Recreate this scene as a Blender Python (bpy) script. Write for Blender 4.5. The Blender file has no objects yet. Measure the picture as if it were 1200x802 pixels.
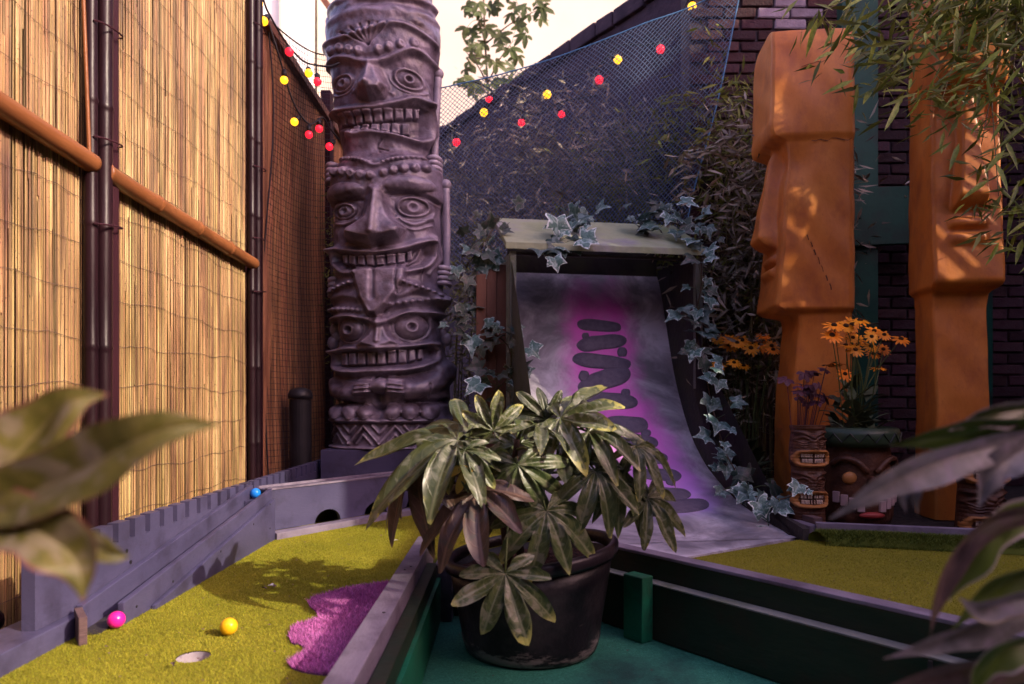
import bpy, bmesh, math, random
import numpy as np
from mathutils import Vector, Matrix

random.seed(7)
rng = np.random.default_rng(7)
scene = bpy.context.scene
R = math.radians

# ------------------------------------------------------------------ camera
CAM_Z, FPX = 0.59, 800.0            # metres above the turf; focal length in photo pixels (24 mm on 36 mm)
cam_d = bpy.data.cameras.new("camera")
cam = bpy.data.objects.new("camera", cam_d)
scene.collection.objects.link(cam)
cam.location = (0, 0, CAM_Z)
cam.rotation_euler = (R(90), 0, 0)
cam_d.sensor_width = 36
cam_d.lens = 24
cam_d.shift_y = 0.0575
cam_d.clip_start = 0.02
cam_d.clip_end = 500
cam_d.dof.use_dof = True
cam_d.dof.focus_distance = 2.6
cam_d.dof.aperture_fstop = 2.9
scene.camera = cam

# ------------------------------------------------------------------ sky, sun, exposure
SUN_EL, SUN_AZ = 30.0, -25.0        # azimuth from +X towards -Y (behind the camera)
to_sun = Vector((math.cos(R(SUN_EL)) * math.cos(R(SUN_AZ)), math.cos(R(SUN_EL)) * math.sin(R(SUN_AZ)), math.sin(R(SUN_EL))))
world = bpy.data.worlds.new("World")
scene.world = world
world.use_nodes = True
wn = world.node_tree
wn.nodes.clear()
w_out = wn.nodes.new("ShaderNodeOutputWorld")
w_bg = wn.nodes.new("ShaderNodeBackground")
w_sky = wn.nodes.new("ShaderNodeTexSky")
w_sky.sky_type = 'NISHITA'
w_sky.sun_disc = False
w_sky.sun_elevation = R(SUN_EL)
w_sky.sun_rotation = math.atan2(to_sun.x, to_sun.y)
w_sky.dust_density = 2.5
w_tint = wn.nodes.new("ShaderNodeMix")
w_tint.data_type = 'RGBA'
w_tint.blend_type = 'MULTIPLY'
w_tint.inputs[0].default_value = 1.0
w_tint.inputs[7].default_value = (1.34, 0.92, 1.02, 1)
wn.links.new(w_sky.outputs[0], w_tint.inputs[6])
wn.links.new(w_tint.outputs[2], w_bg.inputs[0])
w_bg.inputs[1].default_value = 0.15
wn.links.new(w_bg.outputs[0], w_out.inputs[0])

sun_d = bpy.data.lights.new("sun", 'SUN')
sun_d.energy = 2.0
sun_d.angle = R(0.6)
sun_d.color = (1.0, 0.88, 0.68)
sun = bpy.data.objects.new("sun", sun_d)
scene.collection.objects.link(sun)
sun.rotation_euler = to_sun.to_track_quat('Z', 'Y').to_euler()
sun.location = (4, -2, 6)

vs = scene.view_settings
vs.view_transform = 'Standard'
vs.look = 'None'
vs.exposure = 1.7
vs.gamma = 1.0
vs.use_curve_mapping = False
scene.cycles.use_denoising = True
scene.cycles.max_bounces = 8
scene.cycles.sample_clamp_indirect = 6.0

# ------------------------------------------------------------------ helpers
def P(px, py, d):
    """A point seen at photo pixel (px, py), d metres in front of the camera."""
    return Vector(((px - 600) / FPX * d, d, CAM_Z + (470 - py) / FPX * d))

def link(o, parent=None):
    scene.collection.objects.link(o)
    if parent is not None:
        o.parent = parent
    return o

def tag(o, label=None, cat=None, group=None, kind=None):
    if label: o["label"] = label
    if cat: o["category"] = cat
    if group: o["group"] = group
    if kind: o["kind"] = kind
    return o

def empty(name, loc, label=None, cat=None, group=None, rz=0.0):
    o = bpy.data.objects.new(name, None)
    o.empty_display_size = 0.05
    o.location = loc
    o.rotation_euler = (0, 0, rz)
    link(o)
    return tag(o, label, cat, group)

def mesh(name, V, F, mat, smooth=False, attr=None):
    me = bpy.data.meshes.new(name)
    V = np.asarray(V, dtype=np.float32).reshape(-1, 3)
    if isinstance(F, np.ndarray) and F.ndim == 2:
        n, k = F.shape
        me.vertices.add(len(V)); me.vertices.foreach_set("co", V.ravel())
        me.loops.add(n * k); me.loops.foreach_set("vertex_index", F.astype(np.int32).ravel())
        me.polygons.add(n)
        me.polygons.foreach_set("loop_start", np.arange(0, n * k, k, dtype=np.int32))
        me.polygons.foreach_set("loop_total", np.full(n, k, dtype=np.int32))
        me.update(calc_edges=True)
    else:
        me.from_pydata([tuple(v) for v in V.tolist()], [], [tuple(f) for f in F])
        me.update()
    if attr is not None:
        a = me.attributes.new("lv", 'FLOAT_VECTOR', 'POINT')
        a.data.foreach_set("vector", np.asarray(attr, dtype=np.float32).ravel())
    if smooth:
        me.polygons.foreach_set("use_smooth", np.ones(len(me.polygons), dtype=bool))
    if mat: me.materials.append(mat)
    return me

def ob(name, me, parent=None, world_parent=True):
    """Mesh data given in world coordinates; a parented child keeps its place."""
    o = bpy.data.objects.new(name, me)
    link(o, parent)
    if parent is not None and world_parent:
        m = Matrix.Identity(4)
        p = parent
        chain = []
        while p is not None:
            chain.append(p); p = p.parent
        w = Matrix.Identity(4)
        for q in reversed(chain):
            w = w @ q.matrix_parent_inverse @ q.matrix_basis
        o.matrix_parent_inverse = w.inverted()
    return o

class MB:
    def __init__(s):
        s.V, s.F, s.n = [], [], 0
    def add(s, V, F):
        V = np.asarray(V, dtype=float).reshape(-1, 3)
        s.V.append(V)
        s.F.extend([tuple(int(i) + s.n for i in f) for f in F])
        s.n += len(V)
        return s
    def mesh(s, name, mat, smooth=False):
        return mesh(name, np.concatenate(s.V), s.F, mat, smooth)
    def build(s, name, mat, parent=None, smooth=False):
        return ob(name, s.mesh(name, mat, smooth), parent)

BOXF = [(0, 3, 2, 1), (4, 5, 6, 7), (0, 1, 5, 4), (1, 2, 6, 5), (2, 3, 7, 6), (3, 0, 4, 7)]

def prism(poly, z0, z1):
    """Polygon (x, y) counter-clockwise extruded from z0 to z1 (numbers or one per corner)."""
    n = len(poly)
    Z0 = z0 if hasattr(z0, "__len__") else [z0] * n
    Z1 = z1 if hasattr(z1, "__len__") else [z1] * n
    V = [(x, y, Z0[i]) for i, (x, y) in enumerate(poly)] + [(x, y, Z1[i]) for i, (x, y) in enumerate(poly)]
    F = [tuple(range(n - 1, -1, -1)), tuple(range(n, 2 * n))]
    F += [(i, (i + 1) % n, n + (i + 1) % n, n + i) for i in range(n)]
    return V, F

def bevelled(V, F, w=0.003, seg=2):
    bm = bmesh.new()
    vs_ = [bm.verts.new(v) for v in V]
    for f in F: bm.faces.new([vs_[i] for i in f])
    bmesh.ops.recalc_face_normals(bm, faces=bm.faces)
    if w > 0:
        bmesh.ops.bevel(bm, geom=list(bm.edges), offset=w, segments=seg, affect='EDGES', profile=0.6)
    bm.verts.index_update()
    V2 = [tuple(v.co) for v in bm.verts]
    F2 = [tuple(v.index for v in f.verts) for f in bm.faces]
    bm.free()
    return V2, F2

def board(name, p0, p1, w, z0, z1, mat, parent=None, bev=0.003, side=0.0):
    """Upright board in plan from p0 to p1; w thick, z0..z1 (pairs for a slope). side shifts it along its normal."""
    p0, p1 = Vector(p0[:2]), Vector(p1[:2])
    d = (p1 - p0).normalized()
    nrm = Vector((-d.y, d.x))
    a, b = p0 + nrm * (side - w / 2), p1 + nrm * (side - w / 2)
    c, e = p1 + nrm * (side + w / 2), p0 + nrm * (side + w / 2)
    za = z0 if hasattr(z0, "__len__") else (z0, z0)
    zb = z1 if hasattr(z1, "__len__") else (z1, z1)
    V, F = prism([a, b, c, e], [za[0], za[1], za[1], za[0]], [zb[0], zb[1], zb[1], zb[0]])
    V, F = bevelled(V, F, bev)
    return ob(name, mesh(name, V, F, mat), parent)

def box(name, c, s, mat, parent=None, bev=0.003, rot=(0, 0, 0)):
    h = [x / 2 for x in s]
    V, F = prism([(-h[0], -h[1]), (h[0], -h[1]), (h[0], h[1]), (-h[0], h[1])], -h[2], h[2])
    V, F = bevelled(V, F, bev)
    M = Matrix.Translation(c) @ Matrix.Rotation(rot[2], 4, 'Z') @ Matrix.Rotation(rot[1], 4, 'Y') @ Matrix.Rotation(rot[0], 4, 'X')
    V = [M @ Vector(v) for v in V]
    return ob(name, mesh(name, V, F, mat), parent)

def tube(pts, rad, n=8, cap=True):
    pts = [Vector(p) for p in pts]
    m = len(pts)
    rr = rad if hasattr(rad, "__len__") else [rad] * m
    V, F = [], []
    t0 = (pts[1] - pts[0]).normalized()
    ref = Vector((0, 0, 1)) if abs(t0.z) < 0.9 else Vector((1, 0, 0))
    x = t0.cross(ref).normalized()
    for i in range(m):
        t = (pts[min(i + 1, m - 1)] - pts[max(i - 1, 0)])
        t = t.normalized() if t.length > 1e-9 else t0
        x = (x - t * x.dot(t))
        x = x.normalized() if x.length > 1e-6 else t.orthogonal().normalized()
        y = t.cross(x)
        for k in range(n):
            a = 2 * math.pi * k / n
            V.append(pts[i] + (x * math.cos(a) + y * math.sin(a)) * rr[i])
    for i in range(m - 1):
        for k in range(n):
            k2 = (k + 1) % n
            F.append((i * n + k, i * n + k2, (i + 1) * n + k2, (i + 1) * n + k))
    if cap:
        F.append(tuple(range(n - 1, -1, -1)))
        F.append(tuple((m - 1) * n + k for k in range(n)))
    return V, F

def lathe(prof, n=32, c=(0, 0, 0)):
    V, F = [], []
    m = len(prof)
    for (r, z) in prof:
        for k in range(n):
            a = 2 * math.pi * k / n
            V.append((c[0] + r * math.cos(a), c[1] + r * math.sin(a), c[2] + z))
    for i in range(m - 1):
        for k in range(n):
            k2 = (k + 1) % n
            F.append((i * n + k, i * n + k2, (i + 1) * n + k2, (i + 1) * n + k))
    return V, F

def sphere(c, r, nu=16, nv=10, sq=(1, 1, 1)):
    prof = [(max(1e-4, math.sin(math.pi * i / nv)), -math.cos(math.pi * i / nv)) for i in range(nv + 1)]
    V, F = lathe(prof, nu)
    return [(c[0] + r * x * sq[0], c[1] + r * y * sq[1], c[2] + r * z * sq[2]) for x, y, z in V], F

def spline(pts, n=24):
    """Catmull-Rom through points."""
    pts = [Vector(p) for p in pts]
    ext = [pts[0] * 2 - pts[1]] + pts + [pts[-1] * 2 - pts[-2]]
    out = []
    seg = len(pts) - 1
    for i in range(n + 1):
        u = i / n * seg
        k = min(int(u), seg - 1); t = u - k
        a, b, c, d = ext[k:k + 4]
        out.append(0.5 * ((2 * b) + (c - a) * t + (2 * a - 5 * b + 4 * c - d) * t * t + (-a + 3 * b - 3 * c + d) * t ** 3))
    return out

def basis(loc, fwd, up, s=1.0):
    y = Vector(fwd).normalized()
    z = Vector(up); z = (z - y * z.dot(y))
    z = z.normalized() if z.length > 1e-5 else y.orthogonal().normalized()
    x = y.cross(z)
    M = Matrix((x, y, z)).transposed().to_4x4()
    return Matrix.Translation(loc) @ M @ Matrix.Scale(s, 4)

def place(name, me, M, parent=None):
    """Linked copy of shared mesh data at world matrix M."""
    o = bpy.data.objects.new(name, me)
    link(o)
    if parent is not None:
        o.parent = parent
        w = Matrix.Identity(4)
        p, chain = parent, []
        while p is not None:
            chain.append(p); p = p.parent
        for q in reversed(chain):
            w = w @ q.matrix_parent_inverse @ q.matrix_basis
        o.matrix_parent_inverse = w.inverted()
    o.matrix_basis = M
    return o

# ------------------------------------------------------------------ materials
def pmat(name, cols, scale=6.0, rough=0.6, bump=0.0, bscale=40.0, detail=5.0, spec=0.27, stretch=(1, 1, 1),
         island=0.0, objrand=0.0, rrange=0.0, dirt=None, dscale=2.0, dist=0.0, sheen=0.0, translucent=0.0, coat=0.0, pores=None):
    """Noise ramp through cols (linear rgb); optional second, larger blotches of dirt, bump and per-piece variation."""
    m = bpy.data.materials.new(name)
    m.use_nodes = True
    nt = m.node_tree
    N, L = nt.nodes, nt.links
    b = N["Principled BSDF"]
    tc = N.new("ShaderNodeTexCoord")
    mp = N.new("ShaderNodeMapping"); mp.inputs[3].default_value = stretch
    L.new(tc.outputs["Object"], mp.inputs[0])
    nz = N.new("ShaderNodeTexNoise"); nz.inputs["Scale"].default_value = scale
    nz.inputs["Detail"].default_value = detail; nz.inputs["Distortion"].default_value = dist
    nz.inputs["Roughness"].default_value = 0.6
    L.new(mp.outputs[0], nz.inputs[0])
    rp = N.new("ShaderNodeValToRGB")
    el = rp.color_ramp.elements
    pos = [0.3 + 0.4 * i / max(1, len(cols) - 1) for i in range(len(cols))]
    el[0].position, el[0].color = pos[0], (*cols[0], 1)
    el[1].position, el[1].color = pos[-1], (*cols[-1], 1)
    for p_, c_ in list(zip(pos, cols))[1:-1]:
        e = el.new(p_); e.color = (*c_, 1)
    L.new(nz.outputs[0], rp.inputs[0])
    col = rp.outputs[0]
    def mixc(fac, a, bcol, mode='MIX'):
        mx = N.new("ShaderNodeMix"); mx.data_type = 'RGBA'; mx.blend_type = mode
        if hasattr(fac, "is_output"): L.new(fac, mx.inputs[0])
        else: mx.inputs[0].default_value = fac
        L.new(a, mx.inputs[6])
        if hasattr(bcol, "is_output"): L.new(bcol, mx.inputs[7])
        else: mx.inputs[7].default_value = (*bcol, 1)
        return mx.outputs[2]
    if dirt is not None:
        n2 = N.new("ShaderNodeTexNoise"); n2.inputs["Scale"].default_value = dscale; n2.inputs["Detail"].default_value = 8
        n2.inputs["Roughness"].default_value = 0.65
        L.new(tc.outputs["Object"], n2.inputs[0])
        r2 = N.new("ShaderNodeMapRange"); r2.inputs[1].default_value = 0.48; r2.inputs[2].default_value = 0.68
        L.new(n2.outputs[0], r2.inputs[0])
        col = mixc(r2.outputs[0], col, dirt)
    if pores is not None:
        n3 = N.new("ShaderNodeTexVoronoi"); n3.inputs["Scale"].default_value = pores[0]
        L.new(tc.outputs["Object"], n3.inputs[0])
        r3 = N.new("ShaderNodeMapRange"); r3.inputs[1].default_value = pores[1]; r3.inputs[2].default_value = pores[1] * 0.6
        L.new(n3.outputs["Distance"], r3.inputs[0])
        col = mixc(r3.outputs[0], col, pores[2])
    if island or objrand:
        src = N.new("ShaderNodeNewGeometry").outputs["Random Per Island"] if island else N.new("ShaderNodeObjectInfo").outputs["Random"]
        amt = island or objrand
        hs = N.new("ShaderNodeHueSaturation")
        mr = N.new("ShaderNodeMapRange"); mr.inputs[3].default_value = 1 - amt; mr.inputs[4].default_value = 1 + amt
        L.new(src, mr.inputs[0]); L.new(mr.outputs[0], hs.inputs["Value"])
        m2 = N.new("ShaderNodeMath"); m2.operation = 'MULTIPLY'; m2.inputs[1].default_value = 7.31
        m3 = N.new("ShaderNodeMath"); m3.operation = 'FRACT'
        L.new(src, m2.inputs[0]); L.new(m2.outputs[0], m3.inputs[0])
        mh = N.new("ShaderNodeMapRange"); mh.inputs[3].default_value = 0.5 - 0.045 * amt; mh.inputs[4].default_value = 0.5 + 0.045 * amt
        L.new(m3.outputs[0], mh.inputs[0]); L.new(mh.outputs[0], hs.inputs["Hue"])
        L.new(col, hs.inputs["Color"])
        col = hs.outputs[0]
    L.new(col, b.inputs["Base Color"])
    b.inputs["Roughness"].default_value = rough
    if rrange:
        mr = N.new("ShaderNodeMapRange"); mr.inputs[3].default_value = rough - rrange; mr.inputs[4].default_value = rough + rrange
        L.new(nz.outputs[0], mr.inputs[0]); L.new(mr.outputs[0], b.inputs["Roughness"])
    b.inputs["Specular IOR Level"].default_value = spec
    b.inputs["Coat Weight"].default_value = coat
    if bump:
        nb = N.new("ShaderNodeTexNoise"); nb.inputs["Scale"].default_value = bscale; nb.inputs["Detail"].default_value = 6
        L.new(mp.outputs[0], nb.inputs[0])
        bp = N.new("ShaderNodeBump"); bp.inputs["Strength"].default_value = bump; bp.inputs["Distance"].default_value = 0.01
        L.new(nb.outputs[0], bp.inputs["Height"]); L.new(bp.outputs[0], b.inputs["Normal"])
    if translucent:
        tr = N.new("ShaderNodeBsdfTranslucent"); L.new(col, tr.inputs[0])
        ms = N.new("ShaderNodeMixShader"); ms.inputs[0].default_value = translucent
        L.new(b.outputs[0], ms.inputs[1]); L.new(tr.outputs[0], ms.inputs[2])
        L.new(ms.outputs[0], N["Material Output"].inputs[0])
    return m

def leafmat(name, green, green2, vein, edge, edge_at=0.86, edge_noise=0.25, rough=0.35, objrand=0.25, blotch=None, spec=0.5, translucent=0.12, tip=None, ns=1.0):
    """lv attribute: x = signed distance from lobe midrib (-1..1), y = 0 at petiole .. 1 at margin."""
    m = bpy.data.materials.new(name)
    m.use_nodes = True
    nt = m.node_tree; N, L = nt.nodes, nt.links
    b = N["Principled BSDF"]
    at = N.new("ShaderNodeAttribute"); at.attribute_name = "lv"
    sp = N.new("ShaderNodeSeparateXYZ"); L.new(at.outputs["Vector"], sp.inputs[0])
    tc = N.new("ShaderNodeTexCoord")
    oi = N.new("ShaderNodeObjectInfo")
    ad = N.new("ShaderNodeVectorMath"); ad.operation = 'ADD'
    sc = N.new("ShaderNodeVectorMath"); sc.operation = 'SCALE'; sc.inputs[0].default_value = (3.1, 7.7, 5.3)
    L.new(oi.outputs["Random"], sc.inputs["Scale"])
    L.new(tc.outputs["Object"], ad.inputs[0]); L.new(sc.outputs[0], ad.inputs[1])
    nz = N.new("ShaderNodeTexNoise"); nz.inputs["Scale"].default_value = 7 * ns; nz.inputs["Detail"].default_value = 6
    L.new(ad.outputs[0], nz.inputs[0])
    def math_(op, a, bb):
        n = N.new("ShaderNodeMath"); n.operation = op
        for i, v in enumerate((a, bb)):
            if v is None: continue
            if hasattr(v, "is_output"): L.new(v, n.inputs[i])
            else: n.inputs[i].default_value = v
        return n.outputs[0]
    def mixc(fac, a, c):
        mx = N.new("ShaderNodeMix"); mx.data_type = 'RGBA'
        L.new(fac, mx.inputs[0])
        for i, v in ((6, a), (7, c)):
            if hasattr(v, "is_output"): L.new(v, mx.inputs[i])
            else: mx.inputs[i].default_value = (*v, 1)
        return mx.outputs[2]
    def rng_(v, a, bb):
        n = N.new("ShaderNodeMapRange"); n.inputs[1].default_value = a; n.inputs[2].default_value = bb
        L.new(v, n.inputs[0]); return n.outputs[0]
    base = mixc(rng_(nz.outputs[0], 0.35, 0.65), green, green2)
    if blotch is not None:
        n2 = N.new("ShaderNodeTexNoise"); n2.inputs["Scale"].default_value = 3.2 * ns; n2.inputs["Detail"].default_value = 7; n2.inputs["Distortion"].default_value = 0.8
        L.new(ad.outputs[0], n2.inputs[0])
        base = mixc(rng_(n2.outputs[0], 0.52, 0.62), base, blotch)
    ax = math_('ABSOLUTE', sp.outputs[0], None)
    # midrib and side veins
    vm = rng_(ax, 0.10, 0.02)
    sv = math_('SINE', math_('MULTIPLY', math_('SUBTRACT', math_('MULTIPLY', sp.outputs[1], 16.0), math_('MULTIPLY', ax, 3.0)), 2.6), None)
    svm = math_('MULTIPLY', rng_(sv, 0.86, 1.0), 0.45)
    base = mixc(math_('MULTIPLY', math_('MAXIMUM', vm, svm), 0.6), base, vein)
    # pale margin of uneven width
    en = math_('ADD', sp.outputs[1], math_('MULTIPLY', math_('SUBTRACT', nz.outputs[0], 0.5), edge_noise * 2))
    n4 = math_('ADD', en, math_('MULTIPLY', math_('SUBTRACT', oi.outputs["Random"], 0.5), 0.16))
    em = rng_(n4, edge_at, edge_at + 0.07)
    if tip: em = math_('MULTIPLY', em, rng_(sp.outputs[2], tip[0], tip[1]))
    base = mixc(em, base, edge)
    hs = N.new("ShaderNodeHueSaturation")
    mr = N.new("ShaderNodeMapRange"); mr.inputs[3].default_value = 1 - objrand; mr.inputs[4].default_value = 1 + objrand
    L.new(oi.outputs["Random"], mr.inputs[0]); L.new(mr.outputs[0], hs.inputs["Value"]); L.new(base, hs.inputs["Color"])
    L.new(hs.outputs[0], b.inputs["Base Color"])
    b.inputs["Roughness"].default_value = rough
    b.inputs["Specular IOR Level"].default_value = spec
    bp = N.new("ShaderNodeBump"); bp.inputs["Strength"].default_value = 0.35; bp.inputs["Distance"].default_value = 0.004
    hgt = math_('ADD', math_('MULTIPLY', math_('MAXIMUM', vm, svm), -0.7), math_('MULTIPLY', nz.outputs[0], 0.8))
    L.new(hgt, bp.inputs["Height"]); L.new(bp.outputs[0], b.inputs["Normal"])
    tr = N.new("ShaderNodeBsdfTranslucent"); L.new(hs.outputs[0], tr.inputs[0])
    ms = N.new("ShaderNodeMixShader"); ms.inputs[0].default_value = translucent
    L.new(b.outputs[0], ms.inputs[1]); L.new(tr.outputs[0], ms.inputs[2])
    L.new(ms.outputs[0], N["Material Output"].inputs[0])
    return m

def emit(name, col, strength):
    m = bpy.data.materials.new(name); m.use_nodes = True
    b = m.node_tree.nodes["Principled BSDF"]
    b.inputs["Base Color"].default_value = (*col, 1); b.inputs["Roughness"].default_value = 0.25
    b.inputs["Emission Color"].default_value = (*col, 1); b.inputs["Emission Strength"].default_value = strength
    return m

M = {}
M['soil'] = pmat('soil', [(.012, .008, .008), (.035, .024, .02), (.05, .036, .03)], 30, .95, .8, 60)
M['rubber'] = pmat('green_rubber', [(.012, .10, .066), (.024, .155, .10), (.05, .22, .15)], 160, .75, .35, 260, dirt=(.012, .05, .04), dscale=3, pores=(190, .12, (.003, .02, .015)))
M['turfbase'] = pmat('turf_backing', [(.17, .16, .012), (.24, .215, .018)], 60, .95, .6, 200)
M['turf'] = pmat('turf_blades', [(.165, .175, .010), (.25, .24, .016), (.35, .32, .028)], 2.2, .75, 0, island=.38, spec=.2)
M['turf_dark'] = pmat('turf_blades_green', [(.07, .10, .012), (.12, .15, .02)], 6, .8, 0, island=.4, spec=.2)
M['purplebase'] = pmat('purple_backing', [(.12, .03, .13), (.17, .045, .18)], 60, .95, .6, 200)
M['purple'] = pmat('purple_blades', [(.40, .085, .31), (.60, .20, .50)], 8, .6, 0, island=.45, spec=.35)
M['greywood'] = pmat('grey_painted_wood', [(.044, .040, .088), (.058, .052, .108), (.074, .066, .130)], 2.2, .45, .10, 60, stretch=(1, .5, 2), rrange=.14, dirt=(.034, .029, .058), dscale=7, pores=(33, .05, (.02, .016, .025)), spec=.4)
M['kerbwood'] = pmat('lilac_grey_kerb', [(.14, .115, .16), (.18, .15, .20), (.23, .195, .25)], 4, .5, .18, 70, stretch=(2, .5, 2), rrange=.12, dirt=(.08, .06, .09), dscale=6)
M['endgrain'] = pmat('plywood_end', [(.08, .045, .05), (.14, .085, .085)], 60, .8, .3, 120, stretch=(.3, .3, 3))
M['darkgreenwood'] = pmat('dark_green_planks', [(.008, .018, .010), (.014, .027, .015), (.022, .034, .02)], 4, .42, .12, 50, stretch=(.6, .6, 2), rrange=.15, dirt=(.03, .022, .014), dscale=5)
M['greenwood'] = pmat('green_board', [(.006, .10, .05), (.012, .14, .07)], 8, .5, .2, 60, dirt=(.02, .05, .03), dscale=6)
M['frame_green'] = pmat('bottle_green_frame', [(.003, .045, .030), (.006, .065, .042)], 5, .5, .15, 40, dirt=(.012, .018, .015), dscale=3)
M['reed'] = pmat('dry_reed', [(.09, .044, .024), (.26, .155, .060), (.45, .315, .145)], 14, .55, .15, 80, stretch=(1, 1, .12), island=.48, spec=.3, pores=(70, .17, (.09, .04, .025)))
M['reed_back'] = pmat('dry_reed_shaded_side', [(.13, .06, .03), (.26, .12, .055), (.35, .17, .08)], 14, .6, .1, 80, stretch=(1, 1, .15), island=.4)  # redder far reeds, with the fence's shade put into their colour
M['wire'] = pmat('rusty_wire', [(.06, .035, .03), (.10, .06, .05)], 20, .6)
M['maroonpost'] = pmat('maroon_post', [(.022, .006, .010), (.040, .010, .016)], 8, .6, .15, 60, stretch=(1, 1, .3), rrange=.1, spec=.2)
M['blackbamboo'] = pmat('black_bamboo', [(.009, .0035, .006), (.020, .007, .010)], 10, .36, .1, 60, stretch=(1, 1, .3), rrange=.1, spec=.2)
M['bamboo'] = pmat('orange_bamboo', [(.17, .06, .022), (.25, .095, .033)], 9, .35, .12, 60, stretch=(1, .2, 1), dirt=(.17, .06, .02), dscale=8)
M['cream'] = pmat('cream_render', [(.56, .52, .43), (.62, .58, .48)], .6, .9, .1, 30)
M['white'] = pmat('white_render', [(.74, .72, .68), (.80, .78, .74)], .6, .9, .1, 30)
M['mortar'] = pmat('dark_mortar', [(.045, .03, .036), (.085, .06, .066)], 20, .95, .6, 90)
M['brick'] = pmat('old_brick', [(.035, .013, .017), (.06, .022, .025), (.085, .033, .034)], 14, .88, .7, 70, objrand=.4, dirt=(.05, .028, .034), dscale=9)
M['bricks'] = pmat('old_brick_mass', [(.035, .013, .017), (.06, .022, .025), (.085, .033, .034)], 14, .88, .7, 70, island=.4)
M['palebrick'] = pmat('pale_brick', [(.24, .17, .20), (.38, .28, .32)], 14, .88, .6, 70, objrand=.25)
M['darkwall'] = pmat('dark_wall', [(.022, .014, .024), (.045, .028, .042), (.06, .036, .05)], 6, .95, .8, 30)
M['black'] = pmat('black_plastic', [(.010, .009, .011), (.018, .016, .02)], 10, .45, .1, 60)
M['pot'] = pmat('black_pot', [(.005, .0045, .006), (.011, .009, .012)], 9, .42, .2, 60, rrange=.12, dirt=(.05, .042, .045), dscale=3.5)
M['potrim'] = pmat('pot_rim', [(.012, .008, .011), (.024, .016, .02)], 9, .38, .15, 60)
M['barksoil'] = pmat('bark_soil', [(.016, .007, .007), (.05, .02, .017), (.08, .035, .027)], 55, .9, 1.0, 90)
M['netblue'] = pmat('blue_net', [(.085, .125, .21), (.13, .185, .30)], 5, .6)
M['ropeblue'] = pmat('blue_rope', [(.06, .16, .30), (.11, .25, .42)], 30, .6)
M['netblack'] = pmat('black_net', [(.014, .010, .014), (.025, .018, .024)], 5, .7)
M['rampwood'] = None
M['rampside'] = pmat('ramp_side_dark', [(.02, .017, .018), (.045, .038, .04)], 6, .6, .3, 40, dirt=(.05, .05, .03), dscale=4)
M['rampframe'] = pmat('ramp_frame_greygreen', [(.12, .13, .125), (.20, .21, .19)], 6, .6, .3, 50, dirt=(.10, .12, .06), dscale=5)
M['ramproof'] = pmat('ramp_roof_board', [(.19, .22, .14), (.31, .34, .21), (.26, .24, .27)], 3.2, .6, .3, 40, dirt=(.20, .24, .10), dscale=2.3)
M['brownwood'] = pmat('brown_planks', [(.09, .036, .024), (.16, .068, .042)], 9, .6, .3, 50, stretch=(1, 1, .2))
M['bone'] = pmat('grey_violet_paint', [(.10, .078, .12), (.155, .125, .175)], 30, .55, .3, 120, pores=(60, .1, (.25, .22, .28)))
M['moai'] = pmat('orange_ochre_paint', [(.46, .135, .026), (.55, .175, .032), (.62, .22, .045)], 3.5, .42, .14, 28, rrange=.16, dirt=(.38, .11, .032), dscale=5, detail=12, pores=(46, .09, (.20, .06, .025)))
M['crack'] = pmat('dark_crack', [(.09, .03, .015), (.16, .06, .03)], 40, .9)
M['petal'] = pmat('orange_petal', [(.62, .17, .004), (.82, .30, .006)], 30, .5, 0, objrand=.25, spec=.3)
M['disc'] = pmat('flower_disc', [(.035, .015, .006), (.09, .04, .01)], 90, .9, .8, 200)
M['stem'] = pmat('green_stem', [(.05, .075, .02), (.09, .11, .03)], 20, .5)
M['woodstem'] = pmat('woody_stem', [(.05, .028, .02), (.10, .06, .04)], 25, .8, .5, 80)
M['leafgreen'] = pmat('grey_green_leaf', [(.06, .085, .045), (.11, .13, .075)], 20, .5, .2, 60, objrand=.3)
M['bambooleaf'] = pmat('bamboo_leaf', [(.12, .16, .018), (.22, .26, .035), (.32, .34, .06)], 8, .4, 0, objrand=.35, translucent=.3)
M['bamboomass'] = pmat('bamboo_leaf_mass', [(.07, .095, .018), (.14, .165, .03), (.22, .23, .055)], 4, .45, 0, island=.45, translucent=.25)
M['dryleaf'] = pmat('dry_bamboo_leaf', [(.15, .115, .09), (.27, .22, .165), (.42, .35, .27)], 3, .7, 0, island=.5)
M['oliveleaf'] = pmat('olive_leaf_mass', [(.09, .10, .02), (.18, .19, .035), (.28, .27, .06)], 3, .6, 0, island=.5, translucent=.2)
M['culm'] = pmat('bamboo_culm', [(.10, .085, .03), (.18, .14, .06)], 12, .45)
M['syc'] = pmat('sycamore_leaf', [(.06, .085, .03), (.10, .125, .045)], 10, .55, 0, objrand=.3, translucent=.35)
M['heuchera'] = pmat('maroon_leaf', [(.05, .012, .024), (.105, .03, .05)], 14, .45, .2, 60, objrand=.35)
M['tiki'] = pmat('carved_brown', [(.035, .013, .008), (.075, .028, .016), (.12, .05, .028)], 18, .42, .4, 80)
M['tikiteeth'] = pmat('cream_teeth', [(.42, .30, .24), (.55, .42, .34)], 30, .5)
M['tikigold'] = pmat('tan_lips', [(.28, .11, .03), (.38, .16, .05)], 30, .45)
M['tikirim'] = pmat('green_glazed_rim', [(.018, .035, .02), (.035, .055, .03)], 12, .35, .2, 50)
M['pinkteeth'] = pmat('pink_teeth', [(.34, .22, .22), (.44, .30, .30)], 20, .5)
M['redlip'] = pmat('red_lip', [(.22, .02, .02), (.30, .04, .035)], 20, .45)
M['cupwhite'] = pmat('white_cup', [(.30, .25, .28), (.42, .36, .40)], 40, .5)
M['ballpink'] = pmat('pink_ball', [(.80, .012, .26), (.86, .02, .31)], 4, .28, .05, 90, coat=.4)
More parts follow.
